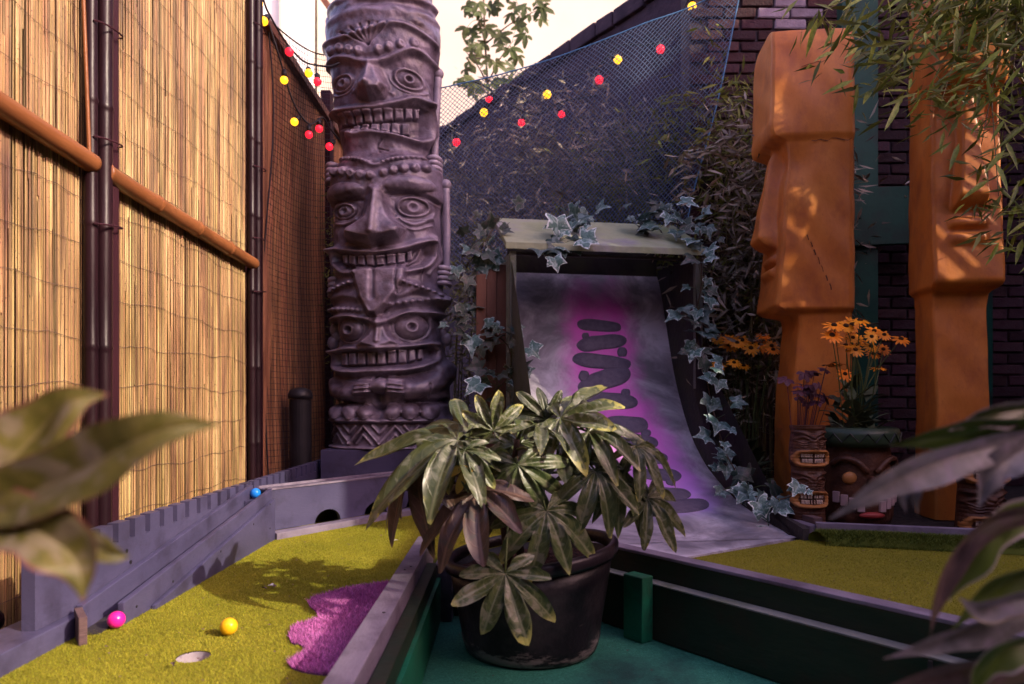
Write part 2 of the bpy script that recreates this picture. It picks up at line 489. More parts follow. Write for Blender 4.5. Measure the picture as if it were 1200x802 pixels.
M['ballyellow'] = pmat('yellow_ball', [(.82, .42, .008), (.86, .47, .012)], 4, .3, .05, 90, coat=.3)
M['ballblue'] = pmat('blue_ball', [(.01, .16, .62), (.015, .2, .7)], 4, .28, .05, 90, coat=.4)
M['bulby'] = emit('lit_amber_bulb', (1.0, .46, .015), .75)
M['bulbr'] = emit('lit_red_bulb', (1.0, .015, .035), .55)
M['fatsia'] = leafmat('variegated_fatsia', (.030, .046, .014), (.065, .080, .026), (.17, .18, .10), (.40, .38, .10), .92, .22, .36, .45, blotch=(.125, .125, .075), tip=(.78, .98), translucent=.18, ns=1.6)
M['fatsia_pale'] = leafmat('pale_fatsia', (.055, .072, .020), (.11, .125, .045), (.26, .26, .14), (.48, .44, .10), .90, .32, .36, .35, blotch=(.23, .235, .16), tip=(.6, 1.0), translucent=.2, ns=1.8)
M['fatsia_old'] = leafmat('bronze_fatsia', (.055, .03, .024), (.10, .055, .04), (.20, .12, .09), (.26, .18, .09), .95, .08, .42, .3, blotch=(.06, .05, .035), tip=(.7, .9))
M['fore_olive'] = leafmat('olive_young_leaf', (.085, .075, .012), (.15, .12, .03), (.22, .17, .08), (.16, .05, .045), .93, .10, .5, .1, blotch=(.19, .145, .095), translucent=.3, ns=9)
M['fore_varieg'] = leafmat('cream_edged_leaf', (.035, .055, .012), (.06, .085, .02), (.12, .14, .06), (.34, .30, .32), .72, .30, .4, .15, blotch=(.20, .18, .19), ns=9)
M['fore_green'] = leafmat('dark_green_leaf', (.045, .08, .010), (.08, .125, .015), (.10, .13, .05), (.30, .27, .27), .93, .10, .4, .1)
M['fore_pale'] = leafmat('pale_lilac_leaf', (.14, .13, .135), (.27, .25, .27), (.30, .28, .24), (.36, .28, .15), .95, .06, .45, .1, blotch=(.26, .22, .27), translucent=.3, ns=9)
M['fore_brown'] = leafmat('withered_leaf', (.08, .05, .055), (.14, .09, .09), (.2, .15, .13), (.2, .1, .1), .95, .06, .5, .1, blotch=(.11, .085, .06), translucent=.4, ns=9)
M['ivy'] = leafmat('variegated_ivy', (.022, .072, .058), (.075, .145, .125), (.22, .30, .28), (.46, .52, .51), .93, .34, .42, .5, blotch=(.24, .34, .33), ns=.8)
M['ivydull'] = leafmat('dull_ivy', (.022, .04, .028), (.05, .075, .05), (.14, .15, .13), (.20, .21, .19), .93, .2, .48, .35, blotch=(.10, .085, .08))

# ================================================================== THE SETTING
def sheet(name, poly, z, mat, th=0.02, label=None):
    V, F = prism(poly, z - th, z)
    o = ob(name, mesh(name, V, F, mat))
    tag(o, kind="structure")
    return o

sheet('ground', [(-60, -20), (60, -20), (60, 90), (-60, 90)], -0.16, M['soil'], .05)
KX = -0.30                                    # line of the lilac kerb
B0, B1 = Vector((.36, 2.26)), Vector((1.42, .945))   # right-hand barrier in plan
sheet('pit_floor', [(KX - .02, .2), (2.6, .2), (2.6, .6), (.42, 2.36), (KX - .02, 2.36)], -0.135, M['rubber'], .024)

def inside(poly, X, Y):
    c = np.zeros(len(X), bool)
    n = len(poly)
    for i in range(n):
        x1, y1 = poly[i]; x2, y2 = poly[(i + 1) % n]
        cond = ((y1 > Y) != (y2 > Y)) & (X < (x2 - x1) * (Y - y1) / (y2 - y1 + 1e-12) + x1)
        c ^= cond
    return c

def blades(name, poly, z, n, h, w, mat, holes=(), parent=None, zf=None, lean=.6, label=None, near=True):
    """Artificial turf: n single-triangle blades (joined, nobody could count them)."""
    xs = [p[0] for p in poly]; ys = [p[1] for p in poly]
    X = rng.uniform(min(xs), max(xs), n * 3); Y = rng.uniform(min(ys), max(ys), n * 3)
    k = inside(poly, X, Y)
    for hp in holes:
        if len(hp) == 3: k &= ((X - hp[0]) ** 2 + (Y - hp[1]) ** 2) > hp[2] ** 2
        else: k &= ~inside(hp, X, Y)
    X, Y = X[k][:n], Y[k][:n]
    n = len(X)
    a = rng.uniform(0, 2 * np.pi, n)
    hh = h * rng.uniform(.55, 1.15, n)
    lx, ly = rng.normal(0, lean, n) * hh, rng.normal(0, lean, n) * hh
    Z = np.full(n, z) if zf is None else zf(X, Y)
    V = np.zeros((n, 3, 3))
    V[:, 0] = np.stack([X - np.cos(a) * w / 2, Y - np.sin(a) * w / 2, Z], 1)
    V[:, 1] = np.stack([X + np.cos(a) * w / 2, Y + np.sin(a) * w / 2, Z], 1)
    V[:, 2] = np.stack([X + lx, Y + ly, Z + hh], 1)
    me = mesh(name, V.reshape(-1, 3), np.arange(n * 3).reshape(n, 3), mat)
    o = ob(name, me, parent)
    o["kind"] = "stuff"
    return o

# --- left putting green
HOLE = (-.735, 1.575)
WA, WB = Vector((-1.045, 2.93)), Vector((-.30, 3.90))       # back board with mouse holes, in plan
putting = [(-1.09, .9), (KX - .03, .9), (KX - .03, 2.5), (.10, 2.50), (.16, 2.95), (.10, 3.35), (-.34, 3.84), (WA.x, WA.y - .01), (-1.09, 2.5)]
PTS, NH = [], 24
ring = [(HOLE[0] + .037 * math.cos(2 * math.pi * k / NH), HOLE[1] + .037 * math.sin(2 * math.pi * k / NH)) for k in range(NH)]
bm = bmesh.new()
outer = [bm.verts.new((x, y, 0)) for x, y in putting]
inner = [bm.verts.new((x, y, 0)) for x, y in ring]
es = [bm.edges.new((outer[i], outer[(i + 1) % len(outer)])) for i in range(len(outer))]
es += [bm.edges.new((inner[i], inner[(i + 1) % NH])) for i in range(NH)]
bmesh.ops.triangle_fill(bm, use_beauty=True, edges=es)
for f in [f for f in bm.faces if (f.calc_center_median().xy - Vector(HOLE)).length < .036 and all((v.co.xy - Vector(HOLE)).length < .0375 for v in f.verts)]:
    bm.faces.remove(f)
bmesh.ops.recalc_face_normals(bm, faces=bm.faces)
me = bpy.data.meshes.new('putting_green'); bm.to_mesh(me); bm.free()
me.materials.append(M['turfbase'])
green_o = tag(ob('putting_green', me), kind='structure')
# lilac-purple patch with a wavy edge
wav = [(338, 745), (346, 735), (372, 727), (372, 720), (362, 710), (366, 703), (385, 697), (412, 690), (455, 684)]
patch = [P(x, y, CAM_Z * FPX / (y - 470)).xy for x, y in wav]
patch = [(v.x, v.y) for v in spline([Vector((p.x, p.y, 0)) for p in patch], 40)]
low = [(338, 745), (342, 755), (352, 757), (358, 764), (342, 775), (340, 783), (360, 790), (390, 793), (402, 790)]
low = [P(x, y, CAM_Z * FPX / (y - 470)).xy for x, y in low]
low = [(v.x, v.y) for v in spline([Vector((p.x, p.y, 0)) for p in low], 40)]
patch = patch + [(KX - .032, patch[-1][1] + .02), (KX - .032, low[-1][1] - .02)] + low[::-1][:-1]
V, F = prism(patch[::-1], .0, .004)
pp = ob('purple_turf_patch', mesh('purple_turf_patch', V, F, M['purplebase']))
tag(pp, 'patch of lilac purple artificial turf with a wavy edge, beside the kerb', 'turf patch')
blades('purple_pile', patch, .003, 26000, .012, .0022, M['purple'], parent=pp)
blades('green_pile', putting, 0, 330000, .0048, .0013, M['turf'], holes=[(HOLE[0], HOLE[1], .038), patch], parent=green_o)
# shaded wedge of greener turf beside the pot
# --- right-hand green
nrm = Vector((B1.y - B0.y, -(B1.x - B0.x))).normalized() * -1
bb0, bb1 = B0 + nrm * .03, B1 + nrm * .03
right_green = [(bb0.x + .22, bb0.y + .24), (bb0.x + .06, bb0.y - .02), (bb1.x, bb1.y), (2.6, bb1.y), (2.6, 2.62), (1.75, 2.66), (1.22, 2.90)]
right_green = right_green[::1]
V, F = prism(right_green, -.02, 0.0)
rg = tag(ob('fairway', mesh('fairway', V, F, M['turfbase'])), kind='structure')
blades('fairway_pile', right_green, 0, 190000, .0048, .0014, M['turf'], parent=rg)
# raised planting bed and the deck the course stands on
sheet('planting_bed', [(1.2, 2.96), (4.4, 2.70), (4.4, 4.6), (1.2, 4.75)], .015, M['soil'], .14)
sheet('back_bed', [(-1.9, 3.0), (WA.x - .02, 3.02), (WB.x, WB.y + .03), (.0, 3.75), (1.2, 4.1), (1.2, 4.9), (-2.6, 9.5), (-2.6, 3)], -.02, M['soil'], .12)
# concrete-grey apron at the ramp's foot
apron = [(.17, 2.51), (.52, 2.31), (.60, 2.53), (1.215, 2.93), (1.19, 3.05), (.19, 2.90)]

# the golf cup
c = MB()
c.add(*lathe([(.0367, -.002), (.0368, -.02), (.0368, -.12), (.0005, -.12)], 24, (HOLE[0], HOLE[1], 0)))
cup = c.build('golf_cup', M['cupwhite'], None, True)
tag(cup, 'round white golf cup sunk in the putting green', 'golf hole')

def ball(name, c, mat, label):
    V, F = sphere((0, 0, 0), .0215, 28, 18)
    o = ob(name, mesh(name, V, F, mat, True)); o.location = c
    return tag(o, label, 'golf ball', 'golf balls on the course')
ball('golf_ball', (-.7125, 1.717, .0225), M['ballyellow'], 'yellow golf ball lying on the turf near the hole')
ball('golf_ball', (-1.023, 1.765, .0245), M['ballpink'], 'pink golf ball at the low mouth of the wooden chute')
BLUE = (-1.075, 2.86)

# --- lilac kerb of the putting green, stepped on its inner side
kb = empty('kerb_rail', (KX, 1.8, 0), 'lilac grey wooden kerb between putting green and green pit', 'kerb')
board('top_rail', (KX, .75), (KX - .012, 2.47), .055, -.13, .10, M['kerbwood'], kb)
board('inner_rail', (KX + .048, .75), (KX + .036, 2.26), .034, -.132, .055, M['darkgreenwood'], kb)
board('inner_panel', (KX + .071, .75), (KX + .06, 2.26), .012, -.1325, .01, M['greenwood'], kb, .001)
box('corner_post', (KX + .075, 2.275, -.04), (.055, .07, .19), M['kerbwood'], kb)
def screw_top(x, y, z, parent):
    ob('screw', mesh('screw', *lathe([(.0001, .0012), (.0035, .0012), (.0042, .0)], 8, (x, y, z + .0002)), M['black']), parent)
for yy in (1.12, 1.16, 1.58, 1.98, 2.02, 2.40): screw_top(KX + random.uniform(-.012, .012), yy, .10, kb)
# back edge of the pit
pb = empty('pit_edge', (0, 2.32, 0), 'dark green plank edge behind the big black pot', 'kerb')
board('plank', (KX + .105, 2.315), (.36, 2.315), .04, -.133, -.05, M['darkgreenwood'], pb)
board('plank', (KX + .105, 2.318), (.36, 2.318), .04, -.048, .035, M['darkgreenwood'], pb)
board('cap', (KX + .105, 2.325), (.36, 2.325), .06, .036, .05, M['kerbwood'], pb)
sheet('turf_strip_base', [(KX + .06, 2.36), (.2, 2.36), (.12, 2.5), (KX - .01, 2.5)], .0, M['turfbase'], .02)
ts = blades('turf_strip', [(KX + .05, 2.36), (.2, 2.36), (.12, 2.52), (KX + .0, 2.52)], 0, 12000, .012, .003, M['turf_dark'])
tag(ts, 'green turf strip between the pot and the kerb end', 'turf')

# --- right-hand barrier: set-back top board, lower board, block
br = empty('plank_barrier', (B0.x, B0.y, 0), 'dark green plank barrier with pale top along the pit', 'barrier')
bd = (B1 - B0).normalized()
board('top_board', B0 - bd * .04, B1, .05, .03, .103, M['darkgreenwood'], br)
board('pale_cap', B0 - bd * .04, B1, .053, .1032, .113, M['kerbwood'], br, .002)
board('lower_board', B0 - bd * .02, B1, .04, -.1325, .033, M['darkgreenwood'], br, side=-.05)
board('lower_cap', B0 - bd * .02, B1, .043, .0335, .038, M['rampframe'], br, .001, side=-.05)
q = B0 + bd * .12
board('block', q, q + bd * .075, .05, -.134, .062, M['greenwood'], br, .004, side=-.097)
board('panel_joint', B0 + bd * .95, B0 + bd * .958, .01, -.13, .03, M['rampside'], br, .0, side=-.072)

# --- planter kerb and grass roll on the far side of the fairway
pk = empty('planter_kerb', (1.6, 2.85, 0), 'low pinkish plank edging in front of the flower bed', 'kerb')
board('plank', (1.29, 2.90), (2.05, 2.70), .035, 0.0, .075, M['kerbwood'], pk)
board('plank', (2.055, 2.698), (2.9, 2.50), .035, 0.0, .072, M['kerbwood'], pk)
gm = empty('turf_roll', (1.6, 2.72, 0), 'thick roll of green turf along the planter edging', 'turf')
mb = MB()
pr = []
for i in range(25):
    u = i / 24
    cx, cy = 1.27 + 1.35 * u, 2.83 - .335 * u + .012 * math.sin(9 * u)
    for k in range(7):
        a = math.pi * k / 6
        pr.append((cx + .02 * math.cos(a), cy - .055 * math.cos(a), .002 + .045 * math.sin(a) ** .7))
Fq = [(i * 7 + k, i * 7 + k + 1, (i + 1) * 7 + k + 1, (i + 1) * 7 + k) for i in range(24) for k in range(6)]
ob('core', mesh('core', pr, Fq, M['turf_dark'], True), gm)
def rollz(X, Y):
    u = (X - 1.27) / 1.35
    c_ = 2.83 - .335 * u + .012 * np.sin(9 * u)
    return .002 + .045 * np.clip(1 - ((Y - c_) / .055) ** 2, 0, 1) ** .4
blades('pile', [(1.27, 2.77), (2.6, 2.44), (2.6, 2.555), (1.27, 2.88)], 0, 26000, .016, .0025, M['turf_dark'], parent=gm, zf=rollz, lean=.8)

# --- left-hand rebound kerb, toothed board and ball chute
lk = empty('low_kerb', (-1.15, 1.4, 0), 'grey painted low kerb at the near end of the toothed board', 'kerb')
board('rail', (-1.15, .8), (-1.15, 1.755), .12, -.05, .05, M['greywood'], lk)
cogw = empty('toothed_board', (-1.14, 2.8, 0), 'long grey board with a row of square teeth along its top', 'board')
prof = [(1.60, .0505)]
V, y = [], 1.60
tops = []
yy = 1.60
while yy < 4.55:
    tops.append((yy, .242)); tops.append((min(yy + .056, 4.58), .242))
    if yy + .085 < 4.58:
        tops.append((yy + .0565, .188)); tops.append((yy + .0845, .188))
    yy += .085
poly = [(1.60, .0505)] + [(4.58, .0505)] + tops[::-1]
n = len(poly)
bm = bmesh.new()
fa = [bm.verts.new((-1.118, a, b)) for a, b in poly]; fb = [bm.verts.new((-1.150, a, b)) for a, b in poly]
bm.faces.new(fa); bm.faces.new(fb[::-1])
for i in range(n):
    bm.faces.new((fa[(i + 1) % n], fa[i], fb[i], fb[(i + 1) % n]))
bmesh.ops.recalc_face_normals(bm, faces=bm.faces)
bmesh.ops.triangulate(bm, faces=[f for f in bm.faces if len(f.verts) > 4])
me = bpy.data.meshes.new('teeth_board'); bm.to_mesh(me); bm.free(); me.materials.append(M['greywood'])
ob('teeth_board', me, cogw)
for (yy, zz) in ((1.98, .155), (2.0, .118), (2.7, .15), (3.3, .14)):
    V, F = lathe([(.0001, .0), (.006, .0), (.006, .002)], 10)
    V = [(-1.117 + z * .4, yy + x, zz + y_) for x, y_, z in V]
    ob('screw', mesh('screw', V, F, M['black']), cogw)
board('foot_rail', (-1.14, 1.76), (-1.14, 4.55), .05, -.02, .05, M['greywood'], cogw)

ch = empty('ball_chute', (-1.06, 2.3, 0), 'sloping grey wooden ball chute beside the toothed board', 'chute')
board('back_board', (-1.103, 1.74), (-1.103, 2.885), .018, -.015, (.068, .236), M['greywood'], ch)
board('front_board', (-1.032, 1.80), (-1.032, 2.915), .018, -.015, (.058, .216), M['greywood'], ch)
board('facing_board', (-1.014, 1.93), (-1.014, 2.905), .014, -.015, (.012, .172), M['greywood'], ch)
board('channel_floor', (-1.067, 1.72), (-1.067, 2.78), .05, -.012, (.002, .10), M['rampside'], ch, .001)
board('ball_rest', (-1.067, 2.785), (-1.067, 2.915), .05, -.01, .181, M['greywood'], ch, .001)
e = box('end_block', (-1.065, 1.685, .033), (.018, .105, .07), M['endgrain'], ch, .002, (0, 0, R(38)))
for yy, zz in ((1.86, .03), (2.06, .045), (2.36, .07), (2.66, .11), (2.84, .16), (2.84, .06)):
    V, F = lathe([(.0001, .0012), (.0035, .0012), (.0042, 0)], 8)
    xx = -1.0065 if zz < .012 + (yy - 1.93) / .975 * .16 and yy > 1.93 else -1.0225
    ob('screw', mesh('screw', [(xx + c_, yy + a_, zz + b_) for a_, b_, c_ in V], F, M['black']), ch)
ball('golf_ball', (BLUE[0], BLUE[1], .2035), M['ballblue'], 'blue golf ball at the top of the wooden chute')

# back board with mouse holes
wd = (WB - WA); wl = wd.length; wd.normalize(); wn_ = Vector((-wd.y, wd.x))
bw = empty('mouse_hole_board', (WA.x, WA.y, 0), 'grey back board with arched mouse holes closing the putting green', 'board')
HOLES = ((.31, .072), (.60, .072), (.88, .072))       # middle along the board, half width
def hole_z(s_):
    for c_, w in HOLES:
        if abs(s_ - c_) < w: return .0302 + .056 * math.sqrt(max(0, 1 - ((s_ - c_) / w) ** 2))
    return .03
ss = sorted(set([i * wl / 40 for i in range(41)] + [c_ + w * math.sin(t) for c_, w in HOLES for t in np.linspace(-math.pi / 2, math.pi / 2, 21)] + [c_ + q * (w + .0005) for c_, w in HOLES for q in (-1, 1)]))
V, F = [], []
for s_ in ss:
    a0 = WA + wd * s_; b0 = a0 + wn_ * .02; zb = hole_z(s_)
    V += [(a0.x, a0.y, zb), (a0.x, a0.y, .205), (b0.x, b0.y, .205), (b0.x, b0.y, zb)]
for i in range(len(ss) - 1):
    for k in range(4):
        F.append((4 * i + k, 4 * i + (k + 1) % 4, 4 * i + 4 + (k + 1) % 4, 4 * i + 4 + k))
F += [(0, 1, 2, 3), tuple(4 * (len(ss) - 1) + k for k in (3, 2, 1, 0))]
ob('panel', mesh('panel', V, F, M['greywood']), bw)
board('top_strip', WA - wd * .0, WB, .03, .2055, .213, M['kerbwood'], bw, .001, side=.01)
board('foot_ledge', WA - wd * .0, WA + wd * .66, .06, -.01, .029, M['kerbwood'], bw, .003, side=-.032)
board('foot_ledge', WA + wd * .662, WB, .06, -.01, .029, M['kerbwood'], bw, .003, side=-.032)
board('dark_lining', WA + wd * .02, WB, .015, .005, .2, M['rampside'], bw, .0, side=.145)  # dark board added so the holes look shaded inside
board('tunnel_lid', WA + wd * .03, WB, .105, .19, .2, M['greywood'], bw, .001, side=.083)
board('lid_edge', WA + wd * .03, WB, .012, .2005, .212, M['kerbwood'], bw, .001, side=.13)
# turf behind the holes
sheet('turf_behind_board', [(WA.x - .0, WA.y + .06), (WB.x - .0, WB.y + .06), (WB.x - .12, WB.y + .2), (WA.x - .05, WA.y + .25)], .003, M['turfbase'], .01)

# dead leaf bits on the turf
for i, (px, py) in enumerate(((318, 690), (322, 691), (310, 693), (464, 636), (203, 783))):
    p = P(px, py, CAM_Z * FPX / (py - 470))
    V = [(-.012, 0, .009), (0, -.006, .013), (.014, 0, .010), (.002, .006, .016)]
    o = ob('dead_leaf', mesh('dead_leaf', V, [(0, 1, 2, 3)], M['endgrain'] if i not in (0, 3) else M['white']))
    o.location = p; o.rotation_euler = (0, 0, i * 1.3); o.location.z = 0.0
    tag(o, ['pale scrap of leaf on the shaded turf beyond the yellow ball', 'brown scrap of leaf, right of the pale scrap on the turf', 'brown scrap of leaf, left of the pale scrap on the turf',
            'tiny white scrap on the far turf near the purple patch', 'brown scrap of leaf on the turf before the hole'][i], 'leaf litter')

# grit and flakes nobody could count
gr_V, gr_F = [], []
for k in range(420):
    if k < 190: x, y, z = random.uniform(-1.0, KX - .05), random.uniform(1.1, 3.0), .006
    elif k < 300: x, y, z = random.uniform(KX + .12, .9), random.uniform(1.2, 2.2), -.1335
    else:
        x, y, z = random.uniform(.8, 1.8), random.uniform(1.9, 2.7), .006
    if k >= 190 and k < 300 and ((x - .063) ** 2 + (y - 2.02) ** 2 < .04 or (Vector((x, y)) - B0).dot(Vector((.78, .627))) > -.09): continue
    if k >= 300 and (Vector((x, y)) - B0).dot(Vector((.78, .627))) < .06: continue
    s_ = random.choice((.002, .003, .003, .005)); a = random.uniform(0, 6.28)
    i0 = len(gr_V)
    gr_V += [(x + s_ * math.cos(a + q), y + s_ * math.sin(a + q) * .6, z + random.uniform(0, .003)) for q in (0, 1.6, 3.1, 4.7)]
    gr_F.append((i0, i0 + 1, i0 + 2, i0 + 3))
o = ob('debris', mesh('debris', gr_V, gr_F, M['endgrain'])); tag(o, kind='stuff')

# ================================================================== REED FENCE ON THE LEFT
FX = -1.35
def reeds(y0, y1, z0, z1, x, mat, per_m=190, layers=2):
    mbV, mbF, nb = [], [], 0
    for lay in range(layers):
        y = y0
        while y < y1:
            r = random.uniform(.0013, .0031)
            a = z0 + (random.uniform(0, .02))
            lean = random.gauss(0, .006)
            while a < z1 - .02:
                L_ = random.uniform(.5, 2.0) if lay else random.uniform(1.2, 3.0)
                b = min(z1, a + L_)
                xo = x + lay * .006 + random.uniform(-.001, .002)
                k = max(3, int((b - a) / .22))
                drift = random.gauss(0, .006)
                bow = random.gauss(0, .004)
                V = []
                for i in range(k + 1):
                    t = i / k
                    yc = y + lean + drift * (t - .5) + bow * math.sin(math.pi * t)
                    z = a + (b - a) * t
                    rr = r * (1.0 - .25 * t)
                    for ang in (-1.57, -.55, .55, 1.57):
                        V.append((xo + rr * math.cos(ang), yc + rr * math.sin(ang), z))
                mbV.append(np.array(V))
                for i in range(k):
                    for q_ in range(3):
                        mbF.append((nb + i * 4 + q_, nb + i * 4 + q_ + 1, nb + i * 4 + 5 + q_, nb + i * 4 + 4 + q_))
                nb += len(V)
                a = b + random.uniform(.0, .01)
            y += r * 2 * (0.92 if lay == 0 else 1.35)
    return np.concatenate(mbV), np.array(mbF)

def screen(y0, y1, z0, z1, mat, label, wires=True):
    root = empty('reed_screen', (FX, (y0 + y1) / 2, z0), label, 'fence panel', 'reed screens of the left fence')
    V, F = reeds(y0, y1, z0, z1, FX, mat)
    o = ob('reeds', mesh('reeds', V, F, mat, True), root); o["kind"] = "stuff"
    box('backing', (FX - .012, (y0 + y1) / 2, (z0 + z1) / 2), (.008, y1 - y0, z1 - z0), M['brownwood'], root, 0)
    if wires:
        z = z0 + .1
        while z < z1:
            ph = random.uniform(0, 6)
            pts = []
            m_ = 26
            for i in range(m_ + 1):
                yy = y0 + (y1 - y0) * i / m_
                pts.append((FX + .0125, yy, z + .008 * math.sin(yy * 5 + ph) + .006 * math.sin(yy * 17 + ph * 2) + random.uniform(-.004, .004)))
            V, F = tube(pts, .0009, 4, False)
            ob('binding_wire', mesh('binding_wire', V, F, M['wire']), root)
            z += .145
    return root
screen(1.05, 2.13, -.04, 3.0, M['reed'], 'dry reed screen panel, nearest one, left of the double bamboo post')
screen(2.255, 3.445, -.04, 3.35, M['reed'], 'sunlit dry reed screen panel between the two dark posts')
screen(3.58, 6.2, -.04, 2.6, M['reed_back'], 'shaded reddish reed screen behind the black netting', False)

def bamboo(p0, p1, r, mat, knots=.3, n=12, ends=True):
    p0, p1 = Vector(p0), Vector(p1)
    L_ = (p1 - p0).length; k = max(1, int(L_ / knots))
    pts, rad = [], []
    for i in range(k):
        for t, f in ((0, 1.0), (.02, 1.13), (.045, 1.0), (.5, .97), (.97, 1.0)):
            u = (i + t) / k
            pts.append(p0.lerp(p1, u)); rad.append(r * f)
    pts.append(p1); rad.append(r)
    return tube(pts, rad, n)

def post(yc, label, lean=0.0):
    root = empty('fence_post', (FX, yc, 0), label, 'post', 'dark posts of the left fence')
    b_ = box('timber', (FX + .012, yc + .052, 1.65), (.07, .036, 3.5), M['maroonpost'], root)
    for k, (dy, r, dx) in enumerate(((-.05, .020, .035), (-.002, .024, .042))):
        ob('bamboo_pole', mesh('bamboo_pole', *bamboo((FX + dx, yc + dy - lean, -.02), (FX + dx, yc + dy + (0.01 if k else -.02), 3.45), r, M['blackbamboo'], .36), M['blackbamboo'], True), root)
    box('backing_board', (FX - .02, yc, 1.62), (.012, .26, 3.4), M['maroonpost'], root, .0)
    for z in (1.15, 1.42, 1.78, 2.5):
        V, F = tube([(FX + .055 + .022 * math.cos(t), yc - .006 + .072 * math.sin(t), z + .01 * math.sin(t)) for t in np.linspace(-1.9, 1.9, 12)], .003, 5)
        ob('tie', mesh('tie', V, F, M['maroonpost']), root)
    return root
post(2.195, 'dark maroon post with two black bamboo poles, nearest the camera', .01)
post(3.505, 'dark maroon post with bamboo poles at the far end of the sunlit screen')
for (y0, z0, y1, z1, lab) in ((1.25, 1.372, 2.13, 1.330, 'orange bamboo rail left of the nearest dark post'), (2.19, 1.326, 3.46, 1.285, 'orange bamboo rail between the two dark posts')):
    V, F = bamboo((FX + .040, y0, z0), (FX + .040, y1, z1), .031, M['bamboo'], .3, 16)
    o = ob('bamboo_rail', mesh('bamboo_rail', V, F, M['bamboo'], True))
    tag(o, lab, 'bamboo pole', 'bamboo rails on the reed fence')
V, F = bamboo((FX + .05, 2.09 - .06, 2.45), (FX + .05, 2.10, 1.34), .006, M['bamboo'], .4, 8)
o = tag(ob('bamboo_cane', mesh('bamboo_cane', V, F, M['bamboo'], True)), 'thin loose cane leaning beside the nearest dark post', 'cane')
V, F = bamboo((-1.29, 1.05, .045), (-1.29, 1.70, .045), .028, M['blackbamboo'], .3, 14)
tag(ob('bamboo_pole', mesh('bamboo_pole', V, F, M['blackbamboo'], True)), 'dark red bamboo pole lying at the foot of the fence', 'bamboo pole')
# post and capping of the far fence
fp = box('dark_post', (-1.34, 4.95, 1.40), (.07, .09, 2.85), M['maroonpost'])
tag(fp, 'dark square post rising from the shaded far fence', 'post')
box('fence_capping', (FX + .0, 4.9, 2.63), (.09, 2.5, .05), M['brownwood'])
tag(bpy.data.objects['fence_capping'], 'brown timber capping along the shaded far fence', 'fence capping')
# bollard
bo = empty('bollard', (-1.225, 3.95, 0), 'black round bollard with a domed cap in the dark corner', 'bollard')
ob('shaft', mesh('shaft', *lathe([(.001, -.02), (.062, -.02), (.062, .60), (.001, .60)], 24, (-1.225, 3.95, 0)), M['black'], False), bo)
ob('cap', mesh('cap', *lathe([(.001, .601), (.069, .601), (.071, .625), (.06, .65), (.03, .665), (.001, .668)], 24, (-1.225, 3.95, 0)), M['black'], True), bo)

# ================================================================== BUILDINGS AND BRICK WALLS
pbld = empty('rendered_building', (-2, 15, 0), 'cream rendered building filling the sky gap above the walls', 'building')
box('wall', (-.1, 16.0, 8), (8.5, 1.5, 16.4), M['cream'], pbld, 0)
box('wall', (-6.6, 15.7, 8), (4.35, 1.7, 16.4), M['white'], pbld, 0)
box('eave', (-3.95, 14.80, 9.1), (.12, .1, .9), M['brownwood'], pbld, 0, (0, R(-35), 0))
box('downpipe', (-5.0, 14.78, 8), (.06, .06, 16), M['cream'], pbld, 0)

BY = 4.6
bwall = empty('brick_wall', (2.6, BY, 0), 'dark red brick wall behind the two orange stone heads', 'wall')
box('mortar_bed', (2.9, BY + .13, 2.5), (3.4, .24, 5.2), M['mortar'], bwall, 0)
def brick_mesh(mat, s):
    r2 = random.Random(s)
    V, F = prism([(-.1045, -.02), (.1045, -.02), (.1045, .02), (-.1045, .02)], -.0315, .0315)
    V, F = bevelled(V, F, .005, 1)
    V = [(x + r2.uniform(-.003, .003), y + r2.uniform(-.002, .002), z + r2.uniform(-.003, .003)) for x, y, z in V]
    return mesh('brick', V, F, mat)
bms = [brick_mesh(M['brick'], k) for k in range(6)]
pms = [brick_mesh(M['palebrick'], k + 9) for k in range(3)]
rest = MB()
nbk = 0
for row in range(60):
    z = .05 + row * .075
    off = .1125 if row % 2 else 0
    for col in range(16):
        x = 1.31 + off + col * .225
        if x > 4.6: continue
        px, py = 600 + x / BY * FPX, 470 - (z - CAM_Z) / BY * FPX
        vis = (-10 < py < 500) and (832 < px < 895 or 1000 < px < 1078 or 1172 < px < 1215 or (900 < px < 960 and py < 45) or (px < 900 and py < 400))
        if vis and nbk < 300:
            pale = 903 < px < 962 and py < 42
            o = place('brick', random.choice(pms if pale else bms), Matrix.Translation((x, BY + .012 - random.uniform(0, .006), z)), bwall)
            nbk += 1
        else:
            V, F = prism([(x - .104, BY - .008), (x + .104, BY - .008), (x + .104, BY + .03), (x - .104, BY + .03)], z - .031, z + .031)
            rest.add(V, F)
o = rest.build('brickwork', M['bricks'], bwall); o["kind"] = "stuff"

# receding dark wall behind the netting
dw = empty('boundary_wall', (1.45, 4.75, 0), 'tall dark boundary wall receding behind the blue netting', 'wall')
A_ = Vector((1.45, 4.72)); D_ = Vector((-.574, .819)); N_ = Vector((.819, .574))
bm_ = MB()
A2 = A_ + D_ * 7.6
bm_.add(*prism([A_, A_ + N_ * .25, A2 + N_ * .25, A2], -.1, 3.66))
bm_.build('wall_body', M['darkwall'], dw)
s = 0.0
while s < 7.5:
    w = random.uniform(.16, .34)
    p = A_ + D_ * (s + w / 2) + N_ * .11
    box('coping_stone', (p.x, p.y, 3.66 + .05), (w - .012, .30, random.uniform(.07, .13)), M['darkwall'], dw, .014, (0, random.uniform(-.03, .03), math.atan2(D_.y, D_.x)))
    s += w

